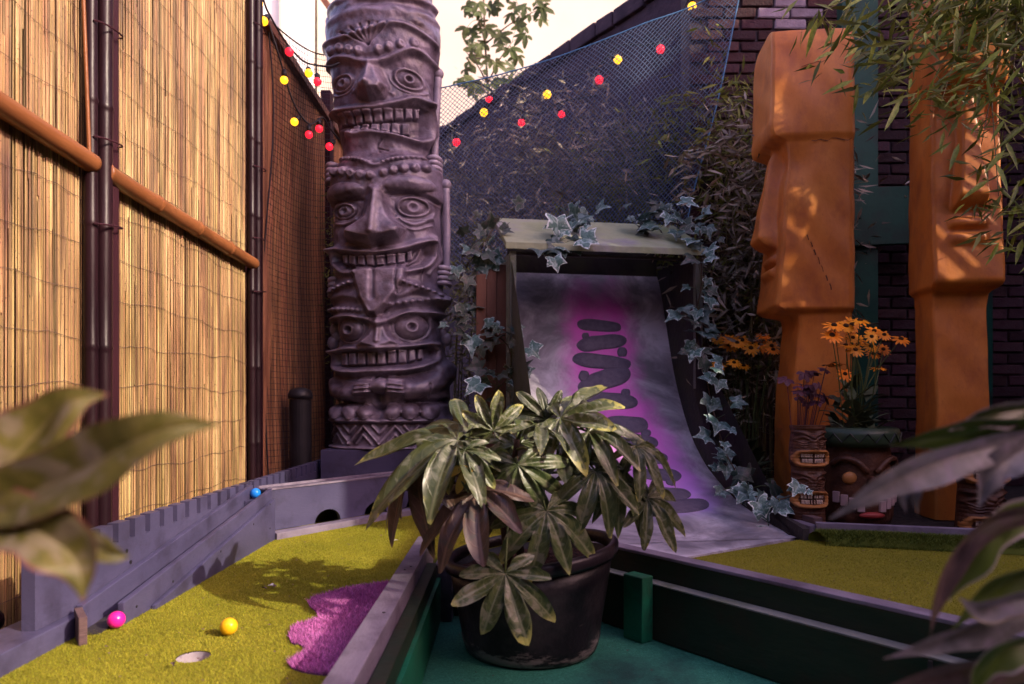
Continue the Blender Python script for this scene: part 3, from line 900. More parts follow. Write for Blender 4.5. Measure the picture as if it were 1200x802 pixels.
# unseen wall added at right: its steps and gap shape shade and sun dapples
nb = empty('sun_blocker', (4.9, 2, 0), 'unseen brick-coloured wall added beyond the bamboo to shade the course', 'building')
box('low_blocker', (4.9, -1.83, 1.52), (.7, 5.14, 3.36), M['bricks'], nb, 0)
box('tall_blocker', (4.9, 1.175, 4.3), (.7, .85, 9.0), M['bricks'], nb, 0)
box('blocker_below_gap', (4.9, 2.0, 1.28), (.7, .8, 2.9), M['bricks'], nb, 0)
box('blocker_above_gap', (4.9, 2.0, 6.75), (.7, .8, 4.1), M['bricks'], nb, 0)
box('end_blocker', (4.9, 3.7, 2.45), (.7, 2.6, 5.2), M['bricks'], nb, 0)

rb = empty('sky_blocker', (0, -4, 0), 'unseen brick-coloured walls added around the camera to cut the sky light', 'building')  # added out of view to block sky light and deepen contrast
box('wall', (-.6, -4.2, 2.4), (11, .5, 5.2), M['bricks'], rb, 0)
box('wall', (-5.2, 0.5, 1.9), (.4, 9, 4.2), M['bricks'], rb, 0)

# ================================================================== QUARTER-PIPE RAMP
RO = Vector((1.05, 3.96))                    # right front corner under the roof
RS = Vector((.16, -.987)).normalized()       # downhill
RA = Vector((-.987, -.16)).normalized()      # across, to the left
RW = 1.0
L0 = .565
prof_t = np.array([0, .165, .26, .405, .55, .73, .936, 1.10, 1.35, 1.62])
prof_z = np.array([1.454, 1.064, .80, .552, .368, .232, .138, .082, .030, .0036])
def prz(L_):
    # smooth the sampled profile a little
    k = np.array([-.06, -.03, 0, .03, .06])
    return np.mean([np.interp(np.asarray(L_) + d, prof_t, prof_z, left=1.454) for d in k], axis=0) if np.ndim(L_) else float(np.mean([np.interp(L_ + d, prof_t, prof_z) for d in k]))
def rpt(a, L_):
    q = RO + RA * a + RS * (L_ - L0)
    return Vector((q.x, q.y, prz(L_)))
def rnrm(a, L_):
    e = .01
    t1 = rpt(a, L_ + e) - rpt(a, L_ - e); t2 = Vector((RA.x, RA.y, 0))
    n_ = t1.cross(t2)
    return n_.normalized() if n_.z > 0 else -n_.normalized()

def ramp_material():
    m = bpy.data.materials.new('ramp_painted_ply'); m.use_nodes = True
    nt = m.node_tree; N, L = nt.nodes, nt.links
    b = N["Principled BSDF"]
    at = N.new("ShaderNodeAttribute"); at.attribute_name = "lv"      # x across 0..1, y along 0..1.62, z distance from painted ladder
    sp = N.new("ShaderNodeSeparateXYZ"); L.new(at.outputs["Vector"], sp.inputs[0])
    tc = N.new("ShaderNodeTexCoord")
    n1 = N.new("ShaderNodeTexNoise"); n1.inputs["Scale"].default_value = 3.4; n1.inputs["Distortion"].default_value = .6; n1.inputs["Detail"].default_value = 9; n1.inputs["Roughness"].default_value = .65
    L.new(tc.outputs["Object"], n1.inputs[0])
    rp = N.new("ShaderNodeValToRGB"); el = rp.color_ramp.elements
    el[0].position, el[0].color = .38, (.17, .155, .18, 1)
    el[1].position, el[1].color = .62, (.60, .555, .62, 1)
    e = el.new(.5); e.color = (.34, .31, .355, 1)
    L.new(n1.outputs[0], rp.inputs[0])
    # spray-painted magenta halo
    nz = N.new("ShaderNodeTexNoise"); nz.inputs["Scale"].default_value = 9; nz.inputs["Detail"].default_value = 5
    L.new(tc.outputs["Object"], nz.inputs[0])
    ad = N.new("ShaderNodeMath"); ad.operation = 'MULTIPLY_ADD'; ad.inputs[1].default_value = .16
    L.new(nz.outputs[0], ad.inputs[0]); L.new(sp.outputs[2], ad.inputs[2])
    mr = N.new("ShaderNodeMapRange"); mr.interpolation_type = 'SMOOTHSTEP'; mr.inputs[1].default_value = .27; mr.inputs[2].default_value = .05
    L.new(ad.outputs[0], mr.inputs[0])
    lo = N.new("ShaderNodeMapRange"); lo.inputs[1].default_value = .30; lo.inputs[2].default_value = 1.25
    L.new(sp.outputs[1], lo.inputs[0])
    hc = N.new("ShaderNodeMix"); hc.data_type = 'RGBA'
    hc.inputs[6].default_value = (.88, .09, .64, 1); hc.inputs[7].default_value = (.58, .36, .88, 1)
    L.new(lo.outputs[0], hc.inputs[0])
    mx = N.new("ShaderNodeMix"); mx.data_type = 'RGBA'
    m9 = N.new("ShaderNodeMath"); m9.operation = 'MULTIPLY'; m9.inputs[1].default_value = .9
    L.new(mr.outputs[0], m9.inputs[0]); L.new(m9.outputs[0], mx.inputs[0])
    L.new(rp.outputs[0], mx.inputs[6]); L.new(hc.outputs[2], mx.inputs[7])
    # white paint specks
    vo = N.new("ShaderNodeTexVoronoi"); vo.inputs["Scale"].default_value = 26
    L.new(tc.outputs["Object"], vo.inputs[0])
    r3 = N.new("ShaderNodeMapRange"); r3.inputs[1].default_value = .09; r3.inputs[2].default_value = .05
    L.new(vo.outputs["Distance"], r3.inputs[0])
    n5 = N.new("ShaderNodeTexNoise"); n5.inputs["Scale"].default_value = 3.1
    L.new(tc.outputs["Object"], n5.inputs[0])
    r5 = N.new("ShaderNodeMapRange"); r5.inputs[1].default_value = .52; r5.inputs[2].default_value = .6
    L.new(n5.outputs[0], r5.inputs[0])
    mm = N.new("ShaderNodeMath"); mm.operation = 'MULTIPLY'
    L.new(r3.outputs[0], mm.inputs[0]); L.new(r5.outputs[0], mm.inputs[1])
    mx2 = N.new("ShaderNodeMix"); mx2.data_type = 'RGBA'; mx2.inputs[7].default_value = (.42, .39, .44, 1)
    L.new(mm.outputs[0], mx2.inputs[0]); L.new(mx.outputs[2], mx2.inputs[6])
    L.new(mx2.outputs[2], b.inputs["Base Color"])
    b.inputs["Roughness"].default_value = .5
    rr = N.new("ShaderNodeMapRange"); rr.inputs[3].default_value = .38; rr.inputs[4].default_value = .65
    L.new(n1.outputs[0], rr.inputs[0]); L.new(rr.outputs[0], b.inputs["Roughness"])
    bp = N.new("ShaderNodeBump"); bp.inputs["Strength"].default_value = .25; bp.inputs["Distance"].default_value = .01
    L.new(n1.outputs[0], bp.inputs["Height"]); L.new(bp.outputs[0], b.inputs["Normal"])
    return m
M['rampwood'] = ramp_material()

# painted rungs: (photo x, y of the middle, length, thickness, tilt in degrees)
RUNGS = [(702, 382, 48, 13, 6), (705, 402, 55, 16, -6), (705, 424, 64, 16, 5), (708, 446, 60, 22, -18), (712, 470, 66, 18, 4),
         (735, 497, 46, 17, 8), (750, 517, 40, 14, 10), (758, 536, 46, 13, 4), (775, 557, 44, 13, 3), (783, 578, 50, 12, 5), (788, 594, 80, 15, -3),
         (686, 394, 10, 9, 0), (729, 413, 14, 13, 0), (684, 441, 14, 16, 20), (733, 461, 13, 12, 0), (786, 565, 14, 10, 10), (757, 508, 14, 10, 0)]
ga, gl = np.meshgrid(np.linspace(0, 1, 161), np.linspace(.02, 1.62, 241))
gx = RO.x + RA.x * ga + RS.x * (gl - L0); gy = RO.y + RA.y * ga + RS.y * (gl - L0); gz = prz(gl.ravel()).reshape(gl.shape)
gpx, gpy = 600 + gx / gy * FPX, 470 - (gz - CAM_Z) / gy * FPX
def inv(px, py):
    d = (gpx - px) ** 2 + (gpy - py) ** 2
    i, j = np.unravel_index(np.argmin(d), d.shape)
    # one local linear refinement
    i = min(max(i, 1), gpx.shape[0] - 2); j = min(max(j, 1), gpx.shape[1] - 2)
    J = np.array([[gpx[i, j + 1] - gpx[i, j - 1], gpx[i + 1, j] - gpx[i - 1, j]], [gpy[i, j + 1] - gpy[i, j - 1], gpy[i + 1, j] - gpy[i - 1, j]]]) / 2
    try: s_ = np.linalg.solve(J, np.array([px - gpx[i, j], py - gpy[i, j]]))
    except Exception: s_ = (0, 0)
    s_ = np.clip(s_, -1, 1)
    return ga[i, j] + s_[0] / 160, gl[i, j] + s_[1] * 1.6 / 240
ramp = empty('quarter_pipe_ramp', (.6, 3.6, 0), 'grey quarter-pipe ramp painted with a dark stepping-stone ladder on magenta', 'ramp')
cent = [inv(x, y) for x, y, *_ in RUNGS[:11]]
nA, nL = 60, 110
As, Ls = np.linspace(0, 1.05, nA), np.linspace(0, 1.62, nL)
V, AT = [], []
cc = np.array(cent)
# points on the axis of the ladder, for the halo
dense = np.concatenate([np.linspace(cc[i], cc[i + 1], 8) for i in range(len(cc) - 1)])
half = .115
for L_ in Ls:
    for a in As:
        V.append(rpt(a, L_))
        dd = np.maximum(np.abs(dense[:, 0] - a) - half, 0) ** 2 + (dense[:, 1] - L_) ** 2
        AT.append((a, L_, math.sqrt(dd.min())))
F = np.array([(i * nA + k, (i + 1) * nA + k, (i + 1) * nA + k + 1, i * nA + k + 1) for i in range(nL - 1) for k in range(nA - 1)])
ob('ramp_surface', mesh('ramp_surface', V, F, M['rampwood'], True, AT), ramp)
V, F = prism(apron, -.015, .0033)
me = mesh('apron', V, F, M['rampwood'], False, [(0, 1.7, 1.0)] * len(V))
ob('apron', me, ramp)
for (x, y, ln, th, rot) in RUNGS:
    ln, th = ln * (1.08 if ln > 30 else .85), th * (1.24 if ln > 30 else .85)
    pts = []
    r_ = random.Random(int(x * 7 + y))
    ph1, ph2 = r_.uniform(0, 6), r_.uniform(0, 6)
    for k in range(28):
        t = 2 * math.pi * k / 28
        cx, sy = math.cos(t), math.sin(t)
        ex = math.copysign(abs(cx) ** .72, cx) * ln / 2
        ey = math.copysign(abs(sy) ** .9, sy) * th / 2 * (1 + .16 * math.cos(2 * t + ph2) * (abs(cx)) + .07 * math.sin(3 * t + ph1)) * (1.0 - .16 * (1 - abs(cx)) * (ln > 30))
        c_, s_ = math.cos(R(rot)), math.sin(R(rot))
        pts.append(inv(x + ex * c_ - ey * s_, y + ex * s_ + ey * c_))
    am, lm = np.mean(pts, axis=0)
    rings = []
    for sc_, h in ((1.0, .001), (.985, .0035), (.6, .0042), (.3, .0044)):
        rings.append([rpt(am + (a - am) * sc_, lm + (l - lm) * sc_) + rnrm(am, lm + (l - lm) * sc_) * h for a, l in pts])
    V = [v for rg_ in rings for v in rg_] + [rpt(am, lm) + rnrm(am, lm) * .0045]
    nn = 28
    F = [(i * nn + k, i * nn + (k + 1) % nn, (i + 1) * nn + (k + 1) % nn, (i + 1) * nn + k) for i in range(3) for k in range(nn)]
    F += [(3 * nn + k, 3 * nn + (k + 1) % nn, 4 * nn) for k in range(nn)]
    ob('painted_rung', mesh('painted_rung', V, F, M['bone'], True), ramp)

def side_panel(a, th, name, mat):
    outl = [(0, 1.45), (L0, 1.415), (L0, .78)]
    for L_ in np.linspace(L0 + .03, 1.60, 16):
        t = (L_ - L0) / (1.60 - L0)
        outl.append((L_, prz(L_) + (.40 - .0) * (1 - t) ** 2.6 * .55 + .055 * t + .06 * (1 - t)))
    outl += [(1.66, .05), (1.66, -.01), (0, -.01)]
    bm = bmesh.new()
    fa, fb = [], []
    for L_, z in outl:
        q = RO + RA * a + RS * (L_ - L0); q2 = q + RA * th
        fa.append(bm.verts.new((q.x, q.y, z))); fb.append(bm.verts.new((q2.x, q2.y, z)))
    n = len(outl)
    f1, f2 = bm.faces.new(fa), bm.faces.new(fb[::-1])
    for i in range(n):
        bm.faces.new((fa[i], fb[i], fb[(i + 1) % n], fa[(i + 1) % n]))
    bmesh.ops.triangulate(bm, faces=[f1, f2]); bmesh.ops.recalc_face_normals(bm, faces=bm.faces)
    me = bpy.data.meshes.new(name); bm.to_mesh(me); bm.free(); me.materials.append(mat)
    return ob(name, me, ramp)
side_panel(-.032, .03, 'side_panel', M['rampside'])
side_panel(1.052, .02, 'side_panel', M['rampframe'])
def rbox(name, a0, a1, s0, s1, z0, z1, mat, bev=.003):
    """Box in ramp coordinates (a across, s downhill from the front corner)."""
    q = [RO + RA * a0 + RS * s1, RO + RA * a0 + RS * s0, RO + RA * a1 + RS * s0, RO + RA * a1 + RS * s1]
    zz0 = z0 if hasattr(z0, '__len__') else (z0, z0); zz1 = z1 if hasattr(z1, '__len__') else (z1, z1)
    V, F = prism(q[::-1], [zz0[1], zz0[0], zz0[0], zz0[1]], [zz1[1], zz1[0], zz1[0], zz1[1]])
    V, F = bevelled(V, F, bev)
    return ob(name, mesh(name, V, F, mat), ramp)
rbox('front_post', -.045, .0, .002, .035, .66, 1.413, M['rampframe'])
rbox('front_post', 1.045, 1.08, .002, .035, .3, 1.413, M['rampframe'])
rbox('roof_board', -.065, 1.11, -.44, .075, (1.70, 1.418), (1.722, 1.455), M['ramproof'], .004)
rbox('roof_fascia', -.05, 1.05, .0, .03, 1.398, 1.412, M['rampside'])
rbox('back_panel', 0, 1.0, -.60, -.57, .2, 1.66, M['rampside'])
for k in range(3):
    rbox('outer_plank', 1.085 + .058 * k, 1.141 + .058 * k, -.10 + .012 * k, -.075 + .012 * k, -.01, 1.36 - .03 * k, M['brownwood'])
rbox('foot_plank', -.085, -.035, .52, 1.09, .0, .06, M['kerbwood'])
rbox('corner_block', -.13, -.088, .88, 1.04, .0, .085, M['endgrain'])

# ================================================================== CARVED COLUMNS (height-field reliefs)
class Relief:
    """Carving drawn in its own flat units (x to the right, y down), wrapped on a rounded column."""
    def __init__(s, x0, x1, y0, y1, step):
        s.xs = np.arange(x0, x1 + step / 2, step); s.ys = np.arange(y0, y1 + step / 2, step)
        s.X, s.Y = np.meshgrid(s.xs, s.ys)
        s.H = np.zeros_like(s.X); s.ID = np.zeros(s.X.shape, int); s.names = {0: 'body'}
    def ell(s, cx, cy, rx, ry, rot=0):
        c, n = math.cos(R(rot)), math.sin(R(rot))
        dx, dy = s.X - cx, s.Y - cy
        return np.sqrt(((dx * c + dy * n) / rx) ** 2 + ((-dx * n + dy * c) / ry) ** 2)
    def bump(s, cx, cy, rx, ry, h, rot=0, p=2.0):
        s.H += h * np.exp(-s.ell(cx, cy, rx, ry, rot) ** p)
        return s
    def dome(s, cx, cy, rx, ry, h, rot=0):
        d = s.ell(cx, cy, rx, ry, rot)
        s.H += h * np.sqrt(np.clip(1 - d * d, 0, 1))
    def dist(s, pts):
        D = np.full(s.X.shape, 1e9)
        for (x1, y1), (x2, y2) in zip(pts[:-1], pts[1:]):
            L2 = (x2 - x1) ** 2 + (y2 - y1) ** 2 + 1e-9
            t = np.clip(((s.X - x1) * (x2 - x1) + (s.Y - y1) * (y2 - y1)) / L2, 0, 1)
            D = np.minimum(D, np.hypot(s.X - x1 - t * (x2 - x1), s.Y - y1 - t * (y2 - y1)))
        return D
    def stroke(s, pts, w, h, p=2.0, smooth=True):
        if smooth and len(pts) > 2:
            pts = [(v.x, v.y) for v in spline([Vector((a, b, 0)) for a, b in pts], len(pts) * 5)]
        s.H += h * np.exp(-(s.dist(pts) / w) ** p)
    def poly(s, pts, soft):
        """0..1 mask inside a polygon with a soft edge."""
        m = inside(pts, s.X.ravel(), s.Y.ravel()).reshape(s.X.shape)
        d = s.dist(list(pts) + [pts[0]])
        sd = np.where(m, d, -d)
        return np.clip(sd / soft * .5 + .5, 0, 1) ** 1.0 * (sd > -soft)
    def region(s, mask, name):
        k = len(s.names)
        s.names[k] = name
        s.ID[mask] = k
    def teeth(s, xs, ytop, ybot, h, name='tooth'):
        """Row of block teeth; xs edges, ytop/ybot functions of x."""
        for a, b in zip(xs[:-1], xs[1:]):
            g = .55
            ex = np.clip(np.minimum(s.X - a - g, b - g - s.X) / 1.3, 0, 1)
            yt, yb = ytop(s.X), ybot(s.X)
            ey = np.clip(np.minimum(s.Y - yt, yb - s.Y) / 1.6, 0, 1)
            k = np.sqrt(ex * ey)
            s.H += h * k
            s.region((s.X > a + .3) & (s.X < b - .3) & (s.Y > yt - .3) & (s.Y < yb + .3), name)

def wrap(rel, left, right, to_m, zof, cxm, cym, squash, parent, mats, hscale, default):
    """Front half of the column. The drawing is projected straight on, then pushed out along the normal."""
    L_ = np.interp(rel.ys, [a for a, b in left], [b for a, b in left])[:, None]
    R_ = np.interp(rel.ys, [a for a, b in right], [b for a, b in right])[:, None]
    k = np.ones(9) / 9
    L_[:, 0] = np.convolve(np.pad(L_[:, 0], 4, mode='edge'), k, 'valid'); R_[:, 0] = np.convolve(np.pad(R_[:, 0], 4, mode='edge'), k, 'valid')
    c, hw = (L_ + R_) / 2, (R_ - L_) / 2
    ny, nx = rel.X.shape
    phi = np.linspace(-1.0, 1.0, nx)[None, :] * R(100)
    # column position of each angle in drawing units
    def se(t, p): return np.sign(t) * np.abs(t) ** p
    sx = se(np.sin(phi), .86); cy = se(np.cos(phi), .86)
    xd = c + hw * sx
    # sample the relief at xd
    fi = np.clip((xd - rel.xs[0]) / (rel.xs[1] - rel.xs[0]), 0, nx - 1.001)
    i0 = fi.astype(int); fr = fi - i0
    rows = np.arange(ny)[:, None]
    H = rel.H[rows, i0] * (1 - fr) + rel.H[rows, i0 + 1] * fr
    ID = rel.ID[rows, np.rint(fi).astype(int)]
    fade = np.clip((R(96) - np.abs(phi)) / R(14), 0, 1)
    H = H * fade
    ID = np.where(np.abs(phi) < R(84), ID, 0)
    X = (xd - cxm[1]) * to_m + cxm[0]
    Yf = cym - hw * to_m * squash * cy
    Nx, Ny = np.sin(phi) * .55, -np.cos(phi)
    nl = np.hypot(Nx, Ny)
    X = X + Nx / nl * H * hscale; Yf = Yf + Ny / nl * H * hscale
    Z = np.broadcast_to(zof(rel.ys)[:, None], X.shape)
    V = np.stack([X, Yf, Z], -1).reshape(-1, 3)
    idx = np.arange(ny * nx).reshape(ny, nx)
    Fq = np.stack([idx[:-1, :-1], idx[1:, :-1], idx[1:, 1:], idx[:-1, 1:]], -1).reshape(-1, 4)
    fid = ID[:-1, :-1].ravel()
    for kk, nm in rel.names.items():
        sel = Fq[fid == kk]
        if len(sel) < 3: continue
        used, invx = np.unique(sel, return_inverse=True)
        me = mesh(nm, V[used], invx.reshape(-1, 4), mats.get(nm, default), True)
        o = ob(nm, me, parent)
    # plain back and caps
    top, bot = V[idx[0]], V[idx[-1]]
    m_ = MB()
    bl, br_ = V[idx[:, 0]], V[idx[:, -1]]
    m_.add(np.concatenate([bl[::8], br_[::8]]), [(i, i + 1, len(bl[::8]) + i + 1, len(bl[::8]) + i) for i in range(len(bl[::8]) - 1)])
    m_.add(top, [tuple(range(len(top)))]); m_.add(bot, [tuple(range(len(bot)))[::-1]])
    m_.build('back', default, parent)
    return V

# ---------------- the big totem, drawn in photo units
def totem_material():
    m = pmat('carved_purple_brown', [(.066, .053, .080), (.145, .118, .165), (.26, .215, .285)], 9, .32, .30, 90, spec=.5, rrange=.1, dirt=(.045, .026, .034), dscale=10, detail=8)
    nt = m.node_tree; N, L = nt.nodes, nt.links
    b = N["Principled BSDF"]
    # paint rubbed off the raised edges, brightened to add highlights in colour
    src = b.inputs["Base Color"].links[0].from_socket
    g = N.new("ShaderNodeNewGeometry")
    mr = N.new("ShaderNodeMapRange"); mr.inputs[1].default_value = .50; mr.inputs[2].default_value = .60
    L.new(g.outputs["Pointiness"], mr.inputs[0])
    mx = N.new("ShaderNodeMix"); mx.data_type = 'RGBA'; mx.inputs[7].default_value = (.46, .40, .48, 1)
    mm = N.new("ShaderNodeMath"); mm.operation = 'MULTIPLY'; mm.inputs[1].default_value = .75
    L.new(mr.outputs[0], mm.inputs[0]); L.new(mm.outputs[0], mx.inputs[0]); L.new(src, mx.inputs[6])
    L.new(mx.outputs[2], b.inputs["Base Color"])
    return m
M['totem'] = totem_material()
TD = 3.93                                     # distance of the totem's face
t2m = TD / FPX
r = Relief(376, 536, -40, 528, .62)
S, Bm, Dm = r.stroke, r.bump, r.dome
# face one
S([(384, 40), (410, 44), (440, 38), (475, 30), (508, 40)], 3, 3.0)
S([(385, 61), (408, 65), (440, 75), (466, 68), (488, 57), (510, 62)], 3.5, 4.2)
r.H += 3.0 * r.poly([(380, -45), (520, -45), (514, 40), (505, 52), (470, 62), (440, 70), (405, 60), (384, 55)], 5)
for x, y in ((396, 53), (407, 54), (418, 58), (429, 61), (452, 61), (463, 57), (475, 53), (489, 49)):
    Dm(x, y, 4.6, 5.5, 3.2); Bm(x + 1.5, y - .5, 2, 3, -1.6)
for x, y in ((409, 37), (420, 33), (431, 31), (441, 30), (451, 31), (461, 31)):
    S([(440, 54), (x, y)], 1.2, -2.2)
S([(395, 20), (430, 14), (470, 16), (505, 8)], 6, 2.4)
S([(388, -8), (430, 0), (480, -4), (508, -14)], 4, 3.5)
Bm(470, 10, 7, 4, 2); Bm(420, 5, 8, 4, 2); Bm(492, 22, 8, 5, 1.5)
def eye(cx, cy, rx, ry, h, lid, pupil, rot=0, socket=1.7):
    Bm(cx, cy, rx * socket, ry * socket, -3.2, rot)
    Dm(cx, cy, rx, ry, h, rot)
    d = r.ell(cx, cy, rx, ry, rot)
    r.H += lid * np.exp(-((d - 1.12) / .13) ** 2)
    up_ = np.clip((cy - r.Y) / ry * .8 + .35, 0, 1)
    r.H += (lid * 1.0) * np.exp(-((d - 1.22) / .22) ** 2) * up_
    r.H += lid * .45 * np.exp(-((d - 1.62) / .12) ** 2) * (1 - up_)
    Bm(cx, cy, pupil, pupil, -h * .55)
    dp = np.hypot(r.X - cx, r.Y - cy)
    r.H += .8 * np.exp(-((dp - pupil * 1.7) / (pupil * .45)) ** 2)
    r.region(d < 1.0, 'eye')
eye(407, 92, 10.5, 7.5, 4.2, 2.2, 2.4, -8)
eye(484, 90, 13, 8.5, 4.8, 2.6, 2.6, 12)
m_ = r.poly([(438, 76), (447, 76), (459, 102), (455, 111), (441, 114), (430, 110), (428, 103)], 5)
r.H += m_ * (3.5 + 7.5 * np.clip((r.Y - 74) / 34, 0, 1)); r.region(m_ > .55, 'nose')
S([(441, 78), (440, 104)], 2.5, 2.0); Bm(440, 103, 6, 5, 2.6)
S([(430, 108), (422, 104)], 2.5, 1.2); S([(459, 104), (466, 108)], 2.5, 1.2)
mouth = r.poly([(398, 124), (420, 129), (445, 129), (470, 123), (492, 118), (499, 122), (499, 150), (488, 155), (465, 153), (440, 150), (420, 150), (412, 142), (400, 138)], 2.5)
r.H -= 5.0 * mouth
S([(388, 117), (405, 123), (430, 126), (450, 125), (470, 119), (490, 111), (503, 112)], 3.8, 4.6)
S([(413, 150), (432, 150), (455, 152), (476, 157), (494, 159), (503, 148), (504, 128), (502, 114)], 3.6, 4.4)
S([(503, 100), (506, 130), (500, 160)], 2.2, 2.0)
ut = lambda x: np.interp(x, [398, 420, 445, 470, 496], [124, 127.5, 128, 123.5, 119]); ub = lambda x: ut(x) + 12.5
r.teeth([399, 409, 420, 431.5, 443, 455, 467, 479, 489, 496], ut, ub, 4.4)
lt = lambda x: np.interp(x, [415, 445, 490], [139.5, 140.5, 137]); lb = lambda x: np.interp(x, [415, 445, 470, 492], [148.5, 149, 152, 152])
r.teeth([416, 427, 439, 451, 463, 475, 486], lt, lb, 3.8)
Bm(445, 170, 40, 12, -1.2)
S([(452, 160), (447, 168), (451, 176)], 1.0, -1.8); S([(449, 170), (460, 173)], .9, -1.6)
# face two
S([(402, 177), (425, 184), (447, 194), (470, 185), (500, 177)], 2.2, 2.4)
for k in range(9):
    t = k / 8
    Dm(408 + 33 * t, 181 + 9 * t, 1.9, 2.0, 1.6); Dm(456 + 42 * t, 190 - 11 * t, 1.9, 2.0, 1.6)
r.H += 2.6 * r.poly([(384, 190), (447, 203), (524, 184), (524, 232), (500, 228), (450, 224), (398, 232), (384, 235)], 4)
for x, y, q in ((401, 197, 6), (411, 199, 6.4), (421, 203, 6.4), (432, 206, 6), (443, 207, 5.5), (458, 204, 5.5), (468, 200, 6.2), (479, 197, 6.4), (490, 195, 6.2), (501, 193, 5.8)):
    Dm(x, y, q * .84, q, 5.0); Bm(x + 1.5, y + 1.5, 2.0, 3.0, -1.5)
Dm(411, 222, 25, 9.5, 4.0, 5); Dm(484, 216, 27, 10, 4.2, -4)
S([(390, 232), (410, 232), (432, 234)], 2, -2.2); S([(465, 228), (490, 226), (514, 230)], 2, -2.2)
eye(410, 245, 11, 7, 4.4, 2.4, 2.8, 4, 1.6)
eye(489, 242, 14, 9, 5.2, 2.8, 3.2, -3, 1.5)
S([(398, 257), (410, 260), (424, 256)], 1.8, 1.8); S([(472, 255), (490, 262), (508, 252)], 2.0, 2.2); S([(470, 262), (490, 268), (508, 260)], 1.5, 1.3)
m_ = r.poly([(444, 222), (455, 222), (466, 256), (478, 270), (474, 280), (455, 284), (445, 287), (430, 283), (416, 278), (420, 268), (436, 256)], 5)
r.H += m_ * (4 + 10 * np.clip((r.Y - 222) / 55, 0, 1)); r.region(m_ > .55, 'nose')
S([(449, 226), (448, 276)], 3.5, 3.0); Bm(426, 275, 7, 5, 2); Bm(468, 273, 7, 5, 2)
mouth = r.poly([(398, 290), (420, 297), (450, 300), (480, 295), (504, 284), (507, 296), (500, 308), (484, 314), (424, 316), (408, 312), (399, 302)], 2.5)
r.H -= 5.5 * mouth
S([(393, 287), (412, 292), (435, 296), (455, 296), (480, 290), (508, 278)], 3.6, 4.4)
S([(394, 288), (396, 304), (408, 317), (424, 320)], 3.0, 3.8); S([(509, 280), (510, 298), (500, 312), (484, 318)], 3.0, 3.8)
S([(512, 272), (516, 296), (506, 318)], 2.0, 1.8); S([(499, 290), (493, 302), (484, 308)], 1.6, 2.2)
ut = lambda x: np.interp(x, [400, 420, 450, 480, 500], [293, 298, 300, 295.5, 288]); ub = lambda x: ut(x) + 11.5
r.teeth([404, 413, 424, 435.5, 447, 459, 471, 482, 490], ut, ub, 5.0)
m_ = r.poly([(422, 311), (447, 312.5), (482, 307), (480, 325), (472, 342), (462, 358), (450, 369), (442, 369), (434, 352), (428, 334)], 3)
r.H += m_ * (6.5 + 3.0 * np.clip((r.Y - 310) / 50, 0, 1)); r.region(m_ > .5, 'tongue')
S([(446, 314), (447, 350)], 2.6, -3.0); S([(472, 312), (470, 330), (472, 345)], .9, -2.6)
# face three
r.H += 2.4 * r.poly([(384, 328), (424, 326), (436, 358), (448, 372), (462, 362), (476, 328), (526, 336), (524, 366), (470, 374), (450, 380), (430, 374), (388, 374)], 4)
for (x0, y0, x1, y1, n_) in ((395, 338, 420, 331, 5), (394, 359, 430, 364, 7), (480, 331, 518, 344, 8), (466, 358, 516, 348, 8)):
    S([(x0 - 3, y0), (x1 + 3, y1)], 4.6, 2.2, smooth=False)
    for k in range(n_):
        t = k / (n_ - 1)
        Dm(x0 + (x1 - x0) * t, y0 + (y1 - y0) * t, 2.4, 2.6, 2.6)
S([(390, 348), (410, 345), (430, 349)], 4.5, 2.8); S([(472, 347), (495, 340), (518, 352)], 4.5, 2.8)
S([(388, 371), (415, 370), (437, 374), (451, 380), (466, 374), (490, 366), (520, 365)], 3.2, 4.0)
eye(417, 386, 15.5, 13, 7.0, 1.6, 3.0, 0, 1.4)
eye(487, 383, 18, 14.5, 7.6, 1.8, 3.2, -4, 1.35)
m_ = r.poly([(448, 372), (457, 372), (464, 392), (473, 402), (462, 407), (452, 411), (442, 408), (429, 404), (440, 392)], 4)
r.H += m_ * (4 + 6 * np.clip((r.Y - 372) / 32, 0, 1)); r.region(m_ > .55, 'nose')
S([(452, 374), (452, 400)], 2.4, 2.6)
mouth = r.poly([(399, 413), (430, 412), (470, 411), (506, 405), (511, 410), (508, 420), (490, 427), (450, 430), (410, 431), (399, 426)], 2)
r.H -= 5.5 * mouth
S([(395, 410), (420, 408), (450, 410), (480, 406), (510, 401)], 3.0, 4.4)
S([(395, 410), (395, 426), (408, 435), (450, 435), (490, 432), (512, 421), (513, 403)], 3.6, 4.6)
S([(394, 440), (430, 444), (470, 442), (510, 434)], 2.6, -2.2)
ut = lambda x: np.interp(x, [400, 450, 506], [413, 412.5, 407]); ub = lambda x: np.interp(x, [400, 450, 480, 506], [428, 428, 426, 419])
r.teeth([402, 412.5, 424, 436, 448, 460, 472, 484, 494, 502], ut, ub, 5.0)
# arms, hands, ball, feet
S([(390, 446), (398, 458), (420, 462), (438, 456)], 9.5, 7.0, 3.0); r.region((r.dist([(392, 446), (398, 458), (420, 462), (434, 458)]) < 9) & (r.Y > 444), 'arm')
S([(522, 430), (514, 446), (490, 456), (468, 454)], 10, 7.4, 3.0); r.region((r.dist([(520, 436), (512, 447), (490, 456), (472, 456)]) < 9.5) & (r.Y > 436), 'arm')
for cx, sg in ((438, 1), (470, -1)):
    for k in range(4):
        S([(cx - 8 * sg, 446 + 4.9 * k), (cx + 6 * sg, 444.5 + 5.0 * k)], 2.3, 4.2, smooth=False)
    r.region((r.ell(cx, 452, 9.5, 12) < 1), 'hand')
Dm(453.5, 452, 8.5, 10, 9.5); r.region(r.ell(453.5, 452, 8.0, 9.6) < 1, 'held_ball')
S([(390, 472), (430, 474), (452, 480), (475, 473), (524, 470)], 3.0, -4.5)
S([(453, 464), (453, 490)], 5, -4.5)
